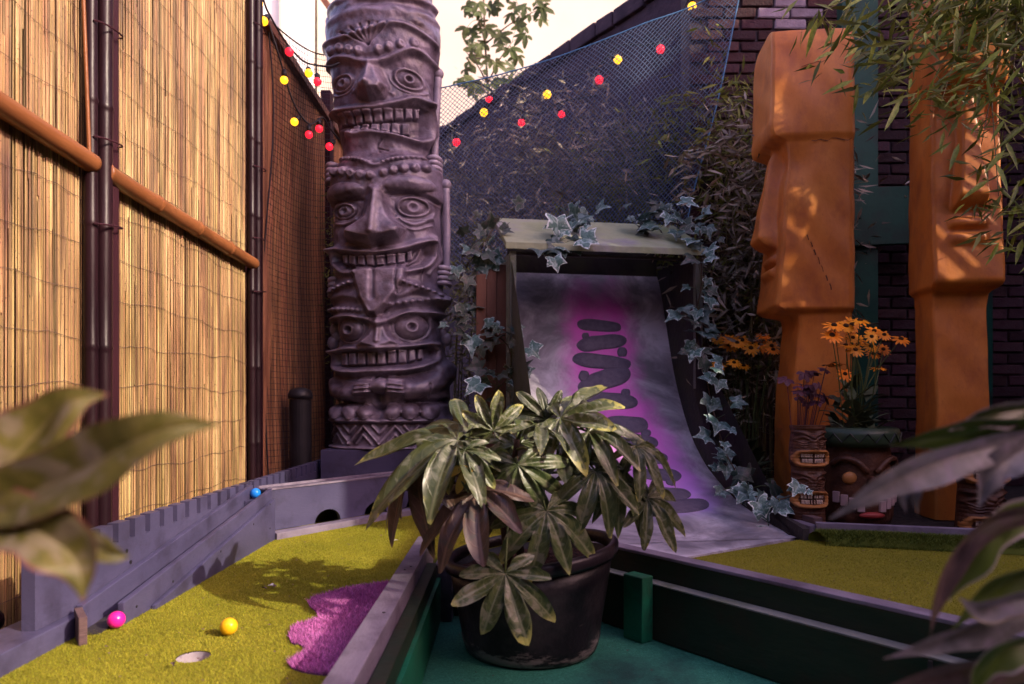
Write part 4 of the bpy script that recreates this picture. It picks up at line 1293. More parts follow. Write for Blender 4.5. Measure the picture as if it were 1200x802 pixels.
for x, q in ((400, 10), (419, 10), (437, 9.5), (468, 10), (487, 10.5), (507, 11)):
    Dm(x, 482, q, 10, 6.5); r.region(r.ell(x, 482, q * .93, 9.3) < 1, 'toe')
S([(505, 450), (506, 466)], .9, -2.5, smooth=False); S([(500, 300), (497, 330)], .6, -1.2, smooth=False)
# base band
S([(378, 493), (536, 493)], 2.6, 3.4, smooth=False); S([(378, 525), (536, 525)], 2.4, 3.0, smooth=False)
band = (r.Y > 496) & (r.Y < 523)
r.H -= 1.6 * band
for k in range(-1, 5):
    x = 381 + 36 * k
    S([(x, 520), (x + 18, 499), (x + 36, 520)], 1.7, 2.8, smooth=False)
    S([(x + 9, 520), (x + 18, 509), (x + 27, 520)], 1.5, 2.2, smooth=False)
    S([(x + 36 - 8, 499), (x + 36, 508), (x + 44, 499)], 1.5, 2.2, smooth=False)
r.region(r.Y > 490, 'base_band')
# hand-hewn unevenness
ns = np.zeros_like(r.H)
for f, a in ((.11, .55), (.23, .35), (.5, .18), (.9, .10)):
    for k in range(4):
        th = rng.uniform(0, 6.28); ph = rng.uniform(0, 6.28)
        ns += a * np.sin(f * (math.cos(th) * r.X + math.sin(th) * r.Y) * 6.28 / 6 + ph) * .5
r.H += ns * .7
def blur(A, n=1):
    for _ in range(n):
        B_ = np.pad(A, 1, mode='edge')
        A = (B_[1:-1, 1:-1] * 4 + B_[:-2, 1:-1] + B_[2:, 1:-1] + B_[1:-1, :-2] + B_[1:-1, 2:]) / 8
    return A
r.H = blur(r.H, 2)
left = [(-40, 398), (-5, 391), (10, 386), (30, 383), (60, 385), (100, 387), (150, 397), (172, 399), (186, 389), (210, 388), (330, 391), (350, 393), (372, 392), (400, 395), (415, 393), (440, 393), (468, 397), (480, 394), (490, 388), (528, 388)]
right = [(-40, 500), (-5, 505), (25, 513), (60, 512), (100, 510), (150, 505), (170, 503), (186, 515), (210, 518), (330, 518), (350, 520), (372, 516), (400, 519), (430, 524), (468, 527), (480, 527), (490, 530), (528, 530)]
tot = empty('totem_pole', ((458 - 600) * t2m, TD + .3, .31), 'tall purple-brown carved totem pole with three stacked grimacing faces', 'totem pole')
zof = lambda y: CAM_Z + (470 - y) * t2m
TCX, TCY = (458 - 600) * t2m, TD + 65 * t2m * .9
wrap(r, left, right, t2m * 1.035, zof, (TCX - .035, 458), TCY, .9, tot, {}, t2m * 1.75, M['totem'])
def tpt(px, py, dy=0.0): return Vector((TCX - .035 + (px - 458) * t2m * 1.035, TCY + dy, CAM_Z + (470 - py) * t2m))
for sg, xs in ((1, (514, 511, 509)), (1, (523, 524, 523))):
    y0, y1 = (66, 178) if xs[0] == 514 else (203, 325)
    pts = spline([tpt(xs[0], y0, -.07), tpt(xs[1], (y0 + y1) / 2, -.06), tpt(xs[2], y1, -.06)], 14)
    ob('side_rod', mesh('side_rod', *tube(pts, .024, 10), M['totem'], True), tot)
    ob('rod_knob', mesh('rod_knob', *sphere(pts[0], .034, 14, 10), M['totem'], True), tot)
for (x, y, sg) in ((510, 181, 1), (388, 190, -1), (521, 316, 1), (391, 330, -1)):
    for k in range(4):
        V, F = tube(spline([tpt(x - 8 * sg, y - 9 + 6.2 * k, -.11), tpt(x + 1 * sg, y - 9 + 6.2 * k, -.12), tpt(x + 6.5 * sg, y - 8 + 6.0 * k, -.07), tpt(x + 5 * sg, y - 8 + 6 * k, -.01)], 8), [.011, .014, .015, .016, .016, .016, .015, .014, .012], 8)
        ob('finger', mesh('finger', V, F, M['totem'], True), tot)
for (x, y, sg) in ((517, 384, 1), (394, 388, -1)):
    for k, (dx, dy, s_) in enumerate(((6, -6, .042), (9, 10, .046), (3, 2, .04))):
        V, F = sphere(tpt(x + dx * sg * .7, y + dy, -.06), s_, 14, 10, (.75, .55, .9))
        ob('ear_lobe', mesh('ear_lobe', V, F, M['totem'], True), tot)
V, F = sphere(tpt(398, -6, .02), .12, 18, 12, (1.0, .8, .6)); ob('head_crest', mesh('head_crest', V, F, M['totem'], True), tot)
pl = box('plinth', (TCX - .035, TCY + .0, .145), (146 * t2m, 144 * t2m * .92, .33), M['greywood'])
tag(pl, 'grey square plinth under the carved totem pole', 'plinth')
tot.location.z = .31

# ================================================================== ORANGE STONE HEADS
def head_mesh():
    nx, nz = 72, 260
    zs = np.linspace(0, 2.5, nz)
    us = np.linspace(-1, 1, nx)
    U, Z = np.meshgrid(us, zs)
    # front plane of the face (protrusion in metres) along the height
    face = np.interp(Z, [0, .55, .95, 1.02, 1.035, 1.06, 1.25, 1.5, 1.86, 1.90, 1.93, 2.0, 2.43, 2.5], [.04, .03, -.03, -.02, .11, .165, .13, .10, .08, .085, .18, .20, .19, .175])
    nose_w = np.interp(Z, [1.37, 1.44, 1.52, 1.88], [.55, .50, .40, .24])
    nose_h = np.interp(Z, [1.375, 1.395, 1.43, 1.52, 1.86, 1.92], [0, .09, .15, .135, .06, 0])
    ns_ = np.clip((nose_w - np.abs(U)) / .10, 0, 1); ns_ = ns_ * ns_ * (3 - 2 * ns_)
    lipm = np.exp(-((np.abs(U) / .52) ** 8))
    lip = .038 * np.exp(-((Z - 1.318) / .020) ** 4) + .045 * np.exp(-((Z - 1.25) / .026) ** 4) - .045 * np.exp(-((Z - 1.2835) / .009) ** 2)
    eye_ = -.045 * np.exp(-(((np.abs(U) - .58) / .36) ** 4)) * np.exp(-((Z - 1.80) / .09) ** 2)
    brow = .018 * np.exp(-((Z - 1.96) / .05) ** 2) * (1 - .25 * np.exp(-(U / .2) ** 2))
    D = face + nose_h * ns_ + lip * lipm + eye_ + brow
    D = blur(D, 1)
    # half width along the height, rounded corners
    hw = np.interp(zs, [0, .5, .95, 1.02, 1.04, 1.3, 1.9, 1.93, 2.4, 2.5], [.19, .18, .185, .195, .235, .235, .225, .24, .23, .205])[:, None]
    corner = np.clip((np.abs(U) - .90) / .10, 0, 1) ** 2 * .022
    X = hw * U; Y = -(.22 + D - corner)
    Zt = Z - np.clip((Z - 2.40) / .1, 0, 1) ** 2 * np.abs(U) ** 3 * .03
    V = np.stack([X, Y, Zt], -1).reshape(-1, 3)
    # sides and back
    nb_ = 18
    ys = np.linspace(0, 1, nb_)
    idx = np.arange(nz * nx).reshape(nz, nx)
    F = np.stack([idx[:-1, :-1], idx[:-1, 1:], idx[1:, 1:], idx[1:, :-1]], -1).reshape(-1, 4).tolist()
    Vl = [V]
    n0 = len(V)
    back = .21
    for sgn, col in ((-1, 0), (1, nx - 1)):
        y0 = Y[:, col]; x0 = X[:, col]
        T = ys[None, :] ** 1.0
        SY = y0[:, None] * (1 - T) + back * T
        # the temple hollow runs round onto the side under the brow
        hol = -.03 * np.exp(-((zs[:, None] - 1.80) / .10) ** 2) * np.exp(-((SY + .20) / .10) ** 2)
        SX = x0[:, None] * np.ones_like(T) + sgn * (hol + .012 * np.sin(T * 3.14)) - sgn * np.clip((T - .93) / .07, 0, 1) ** 2 * .02
        SZ = Zt[:, col][:, None] * np.ones_like(T)
        W = np.stack([SX, SY, SZ], -1).reshape(-1, 3)
        id2 = np.arange(nz * nb_).reshape(nz, nb_) + n0
        f = np.stack([id2[:-1, :-1], id2[:-1, 1:], id2[1:, 1:], id2[1:, :-1]], -1).reshape(-1, 4)
        if sgn < 0: f = f[:, ::-1]
        F += f.tolist(); Vl.append(W); n0 += len(W)
        if sgn < 0: bl = id2[:, -1]
        else: br_ = id2[:, -1]
    F += [(int(bl[i]), int(br_[i]), int(br_[i + 1]), int(bl[i + 1])) for i in range(nz - 1)]
    # top
    tl = [int(i) for i in idx[-1]]
    s1 = np.arange(nz * nx + (nz - 1) * nb_, nz * nx + nz * nb_); s2 = s1 + nz * nb_
    F.append(tuple(tl + [int(i) for i in s2] + [int(i) for i in s1[::-1]]))
    Vall = np.concatenate(Vl)
    Vall += np.stack([.0025 * np.sin(Vall[:, 2] * 23 + Vall[:, 1] * 17), .0025 * np.sin(Vall[:, 2] * 31 + Vall[:, 0] * 19), np.zeros(len(Vall))], -1)
    return mesh('stone_head', Vall, F, M['moai'], True)
hm = head_mesh()
def stone_head(loc, rz, s, label):
    o = bpy.data.objects.new('stone_head', hm); link(o)
    o.location = loc; o.rotation_euler = (0, 0, rz); o.scale = s
    return tag(o, label, 'statue', 'orange long-faced stone heads')
h1 = stone_head((1.62, 3.66, .02), R(-95), (.82, .66, 1.0), 'orange long-faced stone head in profile, facing the ramp')
h2 = stone_head((2.17, 3.38, .02), R(-8), (.66, .50, 1.07), 'orange long-faced stone head facing forward under the bamboo')

# worn dark scratches and cracks on the side of the head in profile
def scratch(pts, w):
    V, F = [], []
    for i, (y, z) in enumerate(pts):
        ww = w * (.5 + random.random())
        V += [(.262, y - ww, z), (.262, y + ww, z + .004)]
    F = [(2 * i, 2 * i + 1, 2 * i + 3, 2 * i + 2) for i in range(len(pts) - 1)]
    me = mesh('scratch', V, F, M['crack'])
    # lay it on the side face
    o = bpy.data.objects.new('scratch', me); link(o); o.parent = h1
    zz = [p[1] for p in pts]
    o.location.x = -.262 + float(np.interp(np.mean(zz), [.5, .95, 1.04, 1.3, 1.9, 1.93, 2.4], [.18, .185, .235, .235, .225, .24, .23])) + .0145
    return o
for k in range(7):
    y0, z0 = -.16 + .028 * k + random.uniform(-.004, .004), 1.42 - .042 * k + random.uniform(-.008, .008)
    scratch([(y0, z0), (y0 + .008, z0 - .014), (y0 + .013, z0 - random.uniform(.022, .036))], random.uniform(.002, .005))
scratch([(-.12 + .03 * k, 1.895 + random.uniform(-.008, .008)) for k in range(11)], .0022)
scratch([(-.20 + .03 * k, 2.27 + .004 * k + random.uniform(-.004, .004)) for k in range(7)], .0016)
# green timber frame between the heads
gf = empty('timber_gateway', (2.15, 4.3, 0), 'bottle green timber gateway standing between the two stone heads', 'gateway')
box('upright', (2.20, 4.35, 1.6), (.23, .07, 3.3), M['frame_green'], gf)
box('crossbar', (2.36, 4.29, 1.75), (.78, .045, .36), M['frame_green'], gf, .004, (0, R(-2), 0))
box('upright', (2.98, 4.35, 1.3), (.12, .07, 2.7), M['frame_green'], gf)

# ================================================================== SMALL TIKIS AND THE TIKI POT
def tiki(loc, w, h, label, rz=0.0, two=True):
    """Small carved tiki column: w wide, h tall."""
    rr_ = Relief(-52, 52, 0, int(100 * h / w) + 2, 1.3)
    H_ = int(100 * h / w)
    root = empty('tiki_statue', loc, label, 'statue', 'small carved tikis in the flower bed')
    def face(y0, k):
        def st(p, w_, h_): rr_.stroke([(x, y0 + y * k) for x, y in p], w_, h_)
        st([(-46, 8), (-24, 12), (0, 22), (24, 12), (46, 8)], 5, 5)
        for sx in (-1, 1):
            st([(sx * 44, 30), (sx * 26, 22), (sx * 9, 32)], 3.5, 4)
            for q in range(3): st([(sx * (42 - 2 * q), 34 + 6 * q), (sx * 26, 40 + 6 * q), (sx * 11, 36 + 6 * q)], 2, 2.5 - .4 * q)
        m_ = rr_.poly([(-5, y0 + 22 * k), (5, y0 + 22 * k), (13, y0 + 58 * k), (-13, y0 + 58 * k)], 4); rr_.H += 8 * m_
        rr_.H -= 6 * rr_.poly([(-34, y0 + 68 * k), (34, y0 + 68 * k), (34, y0 + 98 * k), (-34, y0 + 98 * k)], 4)
        pts = [(-38, 66), (0, 63), (38, 66), (45, 82), (38, 101), (0, 104), (-38, 101), (-45, 82), (-38, 66)]
        st(pts, 6, 7)
        dd = rr_.dist([(x, y0 + y * k) for x, y in pts]); rr_.region(dd < 5.5, 'lips')
        rr_.teeth([-34, -25.5, -17, -8.5, 0, 8.5, 17, 25.5, 34], lambda x: np.full_like(x, y0 + 70 * k), lambda x: np.full_like(x, y0 + 82 * k), 6)
        rr_.teeth([-32, -24, -16, -8, 0, 8, 16, 24, 32], lambda x: np.full_like(x, y0 + 84.5 * k), lambda x: np.full_like(x, y0 + 96 * k), 6)
    for y in range(4, H_, 9): rr_.stroke([(-52, y), (52, y + 1)], 1.6, -.8)
    face(10, 1.0)
    if two: face(10 + 118, 1.0)
    u = w / 100
    L_ = [(0, -48), (8, -50), (14, -44), (60, -50), (110, -50), (118, -44), (H_, -50)]
    wrap(rr_, L_, [(a, -b) for a, b in L_], u, lambda y: loc[2] + h - y * u, (loc[0], 0), loc[1] + w * .45, .9, root, {'tooth': M['tikiteeth'], 'lips': M['tikigold']}, u * 1.3, M['tiki'])
    return root
tiki((1.335, 3.02, .02), .155, .46, 'small brown carved tiki beside the ramp foot with bared teeth')
tiki((2.10, 2.98, .02), .20, .44, 'small brown carved tiki in front of the forward-facing stone head')

tp = empty('tiki_planter', (1.60, 3.10, .02), 'round face planter with green braided rim holding orange flowers', 'planter')
TPX, TPY, TPZ = 1.60, 3.20, .02
V, F = lathe([(.001, 0), (.15, 0), (.165, .05), (.17, .18), (.155, .33), (.15, .36)], 40, (TPX, TPY, TPZ)); ob('bowl', mesh('bowl', V, F, M['tiki'], True), tp)
V, F = lathe([(.15, .362), (.185, .362), (.198, .385), (.198, .42), (.185, .445), (.16, .45), (.15, .43), (.148, .40)], 40, (TPX, TPY, TPZ)); rim_ = ob('rim', mesh('rim', V, F, M['tikirim'], True), tp)
zz = [(TPX + .1995 * math.cos(a), TPY + .1995 * math.sin(a), TPZ + (.385 if k % 2 else .425)) for k, a in enumerate(np.linspace(0, 2 * math.pi, 37))]
ob('braid_line', mesh('braid_line', *tube(zz, .0028, 5), M['black']), rim_)
V, F = lathe([(.0001, .41), (.1475, .41)], 24, (TPX, TPY, TPZ)); ob('potting_soil', mesh('potting_soil', V, F, M['barksoil']), tp)
for sx in (-1, 1):
    a0 = -math.pi / 2 + sx * .55
    V, F = sphere((TPX + .168 * math.cos(a0), TPY + .168 * math.sin(a0), TPZ + .225), .035, 14, 10, (1, .5, .8)); ob('eye', mesh('eye', V, F, M['tikigold'], True), tp)
    pts = [(TPX + .172 * math.cos(-math.pi / 2 + sx * t), TPY + .172 * math.sin(-math.pi / 2 + sx * t), TPZ + z) for t, z in ((.1, .25), (.4, .30), (.75, .31), (1.0, .28))]
    ob('brow', mesh('brow', *tube(spline(pts, 10), .014, 8), M['tiki'], True), tp)
    for k in range(4):
        a1 = -math.pi / 2 + sx * (.28 + .2 * k)
        c_ = Vector((TPX + .17 * math.cos(a1), TPY + .17 * math.sin(a1), TPZ + .10 + .012 * k))
        box('tooth', c_, (.03, .016, .05), M['pinkteeth'], tp, .004, (0, 0, a1 + math.pi / 2))
V, F = sphere((TPX, TPY - .168, TPZ + .19), .03, 14, 10, (.8, 1, 1.6)); ob('nose', mesh('nose', V, F, M['tiki'], True), tp)
V, F = sphere((TPX, TPY - .166, TPZ + .06), .045, 16, 10, (1.3, .4, .35)); ob('lip', mesh('lip', V, F, M['redlip'], True), tp)

# ================================================================== LEAF MESHES
def palmate(angles, lengths, wid=.95, droop=.35, fold=.22, curl=.25, fused=.36, seed=0, nl=15, nr=9, mat=None, wave=.04):
    """Palmate leaf, petiole at the origin, middle lobe along +Y, upper face +Z. angles in degrees, sorted."""
    r_ = random.Random(seed)
    V, AT = [], []
    n = len(angles)
    cols = []
    for i in range(n):
        a = angles[i]
        lo = (angles[i - 1] + a) / 2 if i else a - (angles[1] - a) / 2 - 6
        hi = (angles[i + 1] + a) / 2 if i < n - 1 else a + (a - angles[-2]) / 2 + 6
        for k in range(nl):
            t = k / (nl - 1)
            th = lo + (hi - lo) * t
            sgn = (th - a) / ((hi - a) if th >= a else (a - lo))          # -1..1 inside the lobe
            cols.append((th, sgn, i))
    ph = [r_.uniform(0, 6.28) for _ in range(n)]
    tw = [r_.uniform(-.25, .35) for _ in range(n)]
    for (th, sgn, i) in cols:
        q = abs(sgn)
        # lobe outline in polar form: tip at q=0, sinus at q=1
        rad = lengths[i] * (fused + (1 - fused) * (max(0.0, 1 - q ** 2.0) ** .9 * .80 + .20 * max(0.0, 1 - q / .5))) * (1 + .025 * math.sin(38 * q + ph[i]) * (q < .9))
        if q > .985: rad = lengths[i] * fused * .97
        for j in range(nr + 1):
            t = (j / nr)
            rr = rad * t ** .9
            a = R(th)
            x, y = rr * math.sin(a), rr * math.cos(a)
            z = -(droop + tw[i]) * rr * rr + fold * rr * q * .55 * (1 - .35 * t) + wave * math.sin(7 * rr + ph[i]) * rr + curl * .12 * math.sin(9 * t + ph[i]) * t * q
            V.append((x, y, z))
            # margin coordinate: nearness to outline
            AT.append((sgn, t, rr))
    m_ = nr + 1
    F = []
    for c in range(len(cols) - 1):
        for j in range(nr):
            a = c * m_ + j
            F.append((a, a + 1, a + m_ + 1, a + m_))
    return mesh('leaf', V, np.array(F), mat, True, AT)

SYM = [-126, -90, -54, -18, 18, 54, 90, 126]
LEN = [.58, .78, .93, 1.0, 1.0, .93, .78, .58]
def fat_variants(mat, droops=(.25, .6, 1.0), s0=0):
    return [palmate([a + random.uniform(-4, 4) for a in SYM], [l * random.uniform(.88, 1.08) for l in LEN], wid=random.uniform(.85, 1.05), droop=d, fold=random.uniform(.35, .6), curl=.4, fused=random.uniform(.40, .50), seed=s0 + k, mat=mat) for k, d in enumerate(droops)]
FAT = {'d': fat_variants(M['fatsia'], (.25, .55, .9, .4), 1), 'p': fat_variants(M['fatsia_pale'], (.2, .5, .8), 11), 'o': fat_variants(M['fatsia_old'], (.5, .9), 21)}

# ================================================================== POTTED FATSIA
PC = Vector((.056, 2.02, -.134))
fp_ = empty('potted_fatsia', PC, 'fatsia with glossy cream-edged leaves in a big black pot', 'potted plant')
def potpt(r_, z, a):
    r_ = r_ * 1.035
    return (PC.x + r_ * math.cos(a) , PC.y + r_ * math.sin(a), PC.z + z + (r_ * math.cos(a)) * .12 * max(0, z) / .29)
def pot_lathe(prof, n=56):
    V, F = [], []
    for (r_, z) in prof:
        for k in range(n):
            V.append(potpt(r_, z, 2 * math.pi * k / n))
    for i in range(len(prof) - 1):
        for k in range(n):
            k2 = (k + 1) % n
            F.append((i * n + k, i * n + k2, (i + 1) * n + k2, (i + 1) * n + k))
    return V, F
nt_ = M['pot'].node_tree; N_t, L_t = nt_.nodes, nt_.links
pb_ = N_t["Principled BSDF"]; src_ = pb_.inputs["Base Color"].links[0].from_socket
g_ = N_t.new("ShaderNodeTexCoord"); s2_ = N_t.new("ShaderNodeSeparateXYZ"); L_t.new(g_.outputs["Object"], s2_.inputs[0])
mp_ = N_t.new("ShaderNodeMapping"); mp_.inputs[3].default_value = (1, 1, 3.5); L_t.new(g_.outputs["Object"], mp_.inputs[0])
nz_ = N_t.new("ShaderNodeTexNoise"); nz_.inputs["Scale"].default_value = 11; nz_.inputs["Detail"].default_value = 10; nz_.inputs["Roughness"].default_value = .7
L_t.new(mp_.outputs[0], nz_.inputs[0])
mz_ = N_t.new("ShaderNodeMapRange"); mz_.inputs[1].default_value = -.135; mz_.inputs[2].default_value = -.03; mz_.inputs[3].default_value = .16; mz_.inputs[4].default_value = -.12
L_t.new(s2_.outputs[2], mz_.inputs[0])
ma_ = N_t.new("ShaderNodeMath"); ma_.operation = 'ADD'; L_t.new(nz_.outputs[0], ma_.inputs[0]); L_t.new(mz_.outputs[0], ma_.inputs[1])
mr_ = N_t.new("ShaderNodeMapRange"); mr_.inputs[1].default_value = .57; mr_.inputs[2].default_value = .66; L_t.new(ma_.outputs[0], mr_.inputs[0])
mx_ = N_t.new("ShaderNodeMix"); mx_.data_type = 'RGBA'; mx_.inputs[7].default_value = (.17, .145, .135, 1)
L_t.new(mr_.outputs[0], mx_.inputs[0]); L_t.new(src_, mx_.inputs[6]); L_t.new(mx_.outputs[2], pb_.inputs["Base Color"])
pot = ob('pot', mesh('pot', *pot_lathe([(.001, 0), (.172, 0), (.186, .006), (.192, .02), (.198, .045), (.197, .052), (.222, .20), (.231, .258), (.222, .258), (.20, .1), (.001, .1)]), M['pot'], True), fp_)
ob('rim', mesh('rim', *pot_lathe([(.230, .259), (.243, .259), (.248, .268), (.248, .285), (.243, .293), (.232, .295), (.225, .29), (.222, .262), (.230, .259)]), M['potrim'], True), pot)
V, F = [], []
ns_, nr_ = 48, 14
for i in range(nr_ + 1):
    for k in range(ns_):
        rr = .2235 * i / nr_
        x, y, z = potpt(rr, .235, 2 * math.pi * k / ns_)
        V.append((x, y, z + random.uniform(-.006, .006) + .02 * (1 - i / nr_)))
F = [(i * ns_ + k, i * ns_ + (k + 1) % ns_, (i + 1) * ns_ + (k + 1) % ns_, (i + 1) * ns_ + k) for i in range(nr_) for k in range(ns_)]
ob('bark_mulch', mesh('bark_mulch', V, F, M['barksoil'], False), fp_)
crown = P(603, 560, 1.98)
stems = [[potpt(.03, .24, 2.4), P(600, 600, 2.0), P(603, 545, 1.99), P(606, 515, 1.98)], [potpt(.05, .24, .4), P(622, 585, 2.03), P(650, 545, 2.05), P(668, 520, 2.06)], [potpt(.06, .24, 3.3), P(585, 590, 2.05), P(560, 555, 2.04), P(548, 530, 2.04)]]
for st in stems:
    pts = spline(st, 14)
    ob('stem', mesh('stem', *tube(pts, [.014 - .006 * i / 14 for i in range(15)], 8), M['woodstem'], True), fp_)
#  junction px, py, d | forward (right, toward camera, up) | normal (right, toward camera, up) | radius m | kind, variant | stem index
FL = [   # size in photo pixels
 (592, 672, 1.72, (-.05, .55, -.85), (0, .75, .5), 74, 'd', 0, 0),
 (640, 599, 1.80, (.12, .55, -.75), (.1, .7, .6), 76, 'd', 1, 0),
 (578, 505, 1.90, (-.1, .0, 1.0), (-.05, 1, .2), 44, 'p', 0, 2),
 (536, 516, 1.86, (-.95, .3, -.12), (-.25, .5, .85), 108, 'p', 1, 2),
 (545, 528, 1.80, (-.25, .5, -.8), (-.3, .8, .5), 50, 'd', 1, 2),
 (548, 508, 1.98, (-.8, -.2, .2), (-.1, .5, .9), 76, 'd', 0, 2),
 (492, 544, 1.88, (-.8, .25, -.5), (-.55, .5, .65), 78, 'o', 1, 2),
 (562, 575, 1.80, (-.75, .4, -.5), (-.5, .6, .6), 92, 'o', 0, 2),
 (585, 574, 1.84, (.1, .4, -.8), (.1, .9, .3), 46, 'o', 1, 2),
 (607, 545, 1.80, (.2, .35, -.9), (-.1, .9, .4), 72, 'd', 2, 0),
 (632, 503, 1.87, (-.15, .7, .15), (0, .5, .85), 50, 'p', 1, 0),
 (657, 490, 1.94, (.75, .45, .02), (-.15, .7, .75), 70, 'p', 0, 1),
 (640, 492, 2.02, (-.3, .1, .7), (0, .7, .7), 42, 'd', 0, 0),
 (690, 506, 1.92, (.9, .3, -.05), (.1, .6, .8), 66, 'd', 1, 1),
 (745, 524, 1.93, (.8, .3, -.4), (.3, .6, .75), 60, 'p', 2, 1),
 (698, 552, 1.86, (.55, .45, -.6), (.2, .75, .6), 70, 'd', 1, 1),
 (722, 560, 1.90, (.85, .3, -.4), (.3, .7, .6), 60, 'd', 2, 1),
 (758, 584, 1.92, (.75, .25, -.55), (.3, .75, .5), 58, 'p', 1, 1),
 (660, 535, 1.92, (.55, .4, -.1), (.0, .5, .85), 62, 'd', 0, 1),
 (580, 545, 1.98, (-.3, .3, -.6), (-.1, .7, .6), 55, 'd', 1, 2),
 (610, 520, 2.05, (-.2, -.5, .5), (0, .6, .8), 55, 'd', 3, 0),
]
conv = lambda v: Vector((v[0], -v[1], v[2]))
for (px, py, d, fw, nm, s_, kd, vi, si) in FL:
    s_ = s_ * d / FPX
    j = P(px, py, d)
    vs_ = FAT[kd]
    o = place('leaf', vs_[vi % len(vs_)], basis(j, conv(fw), conv(nm), s_ * 1.08), fp_)
    root_p = spline(stems[si], 14)[random.randint(8, 14)]
    mid = (root_p + j) / 2 + Vector((0, 0, .035 if j.z > root_p.z - .08 else .07)) 
    pts = spline([root_p, mid, j], 10)
    ob('petiole', mesh('petiole', *tube(pts, [.0045 - .0016 * i / 10 for i in range(11)], 6), M['stem'], True), fp_)
# young yellow leaf tips hanging under the left cluster
yl = pmat('yellow_young_leaf', [(.50, .36, .06), (.62, .42, .10)], 20, .45, .2, 60, translucent=.3)
ymesh = palmate([-50, -5, 40], [.8, 1.0, .85], droop=.3, fused=.25, seed=5, mat=yl)
for (px, py, d, fw, s_) in ((548, 546, 1.77, (-.45, .3, -.85), .075), (556, 548, 1.78, (.35, .3, -.85), .06)):
    place('young_leaf', ymesh, basis(P(px, py, d), conv(fw), (0, -1, .2), s_), fp_)

# ================================================================== BLURRED FOREGROUND LEAVES
def lobe(pix, half, mat, d, fold=.5, seed=0, tilt=0.0, n=22, m_=7, wavy=.10):
    """One long leaf lobe along a midrib through points (photo px, py, extra depth); half = widest half width in metres."""
    r_ = random.Random(seed)
    mid = spline([P(x, y, d + e) for x, y, e in pix], n)
    V, AT, F = [], [], []
    p1_, p2_ = r_.uniform(0, 6), r_.uniform(0, 6)
    for i, p in enumerate(mid):
        t = i / n
        tg = (mid[min(i + 1, n)] - mid[max(i - 1, 0)]).normalized()
        sd = tg.cross(Vector((0, -1, 0))).normalized()
        sd = (sd + Vector((0, -1, 0)) * math.sin(tilt)).normalized()
        nm = sd.cross(tg).normalized()
        w = half * (max(.04, math.sin(math.pi * min(1, .10 + .90 * t) ** .85)) ** .75) * (1 - .55 * max(0, t - .7) / .3)
        for k in range(-m_, m_ + 1):
            s_ = k / m_
            ww = w * (1 + wavy * math.sin(11 * t + (p1_ if s_ > 0 else p2_)) + .5 * wavy * math.sin(23 * t + p2_))
            V.append(p + sd * s_ * ww + nm * (abs(s_) * fold * ww + .15 * ww * math.sin(8 * t + 3 * s_ + p1_)))
            AT.append((s_, max(abs(s_), t ** 4), t))
    c = 2 * m_ + 1
    F = np.array([(i * c + k, i * c + k + 1, (i + 1) * c + k + 1, (i + 1) * c + k) for i in range(n) for k in range(c - 1)])
    return mesh('leaf', V, F, mat, True, AT)
fl = empty('foreground_plant', (-.62, .52, -.135), 'blurred olive plant reaching in from the left, close to the camera', 'plant')
d0 = .50
JL = P(-60, 600, d0)
for k, (pix, hw_, mt, tl) in enumerate((([(-60, 600, 0), (20, 582, 0), (110, 545, -.01), (190, 505, -.02), (258, 497, 0)], .024, 'fore_olive', .2),
        ([(-60, 596, .02), (-10, 560, .02), (45, 505, .03), (85, 470, .03), (128, 462, .04)], .023, 'fore_olive', -.2),
        ([(-60, 606, .01), (0, 608, .0), (50, 625, -.01), (90, 660, -.01), (98, 706, -.01)], .024, 'fore_olive', .5),
        ([(-30, 600, .03), (40, 606, .02), (95, 630, .02), (130, 650, .02), (152, 652, .03)], .012, 'fore_olive', .3))):
    ob('leaf', lobe(pix, hw_, M[mt], d0, .45, 50 + k, tl), fl)
ob('stem', mesh('stem', *tube(spline([(-.62, .52, -.133), (-.56, .52, .2), tuple(P(-150, 660, d0)), tuple(JL)], 12), .005, 8), M['stem'], True), fl)

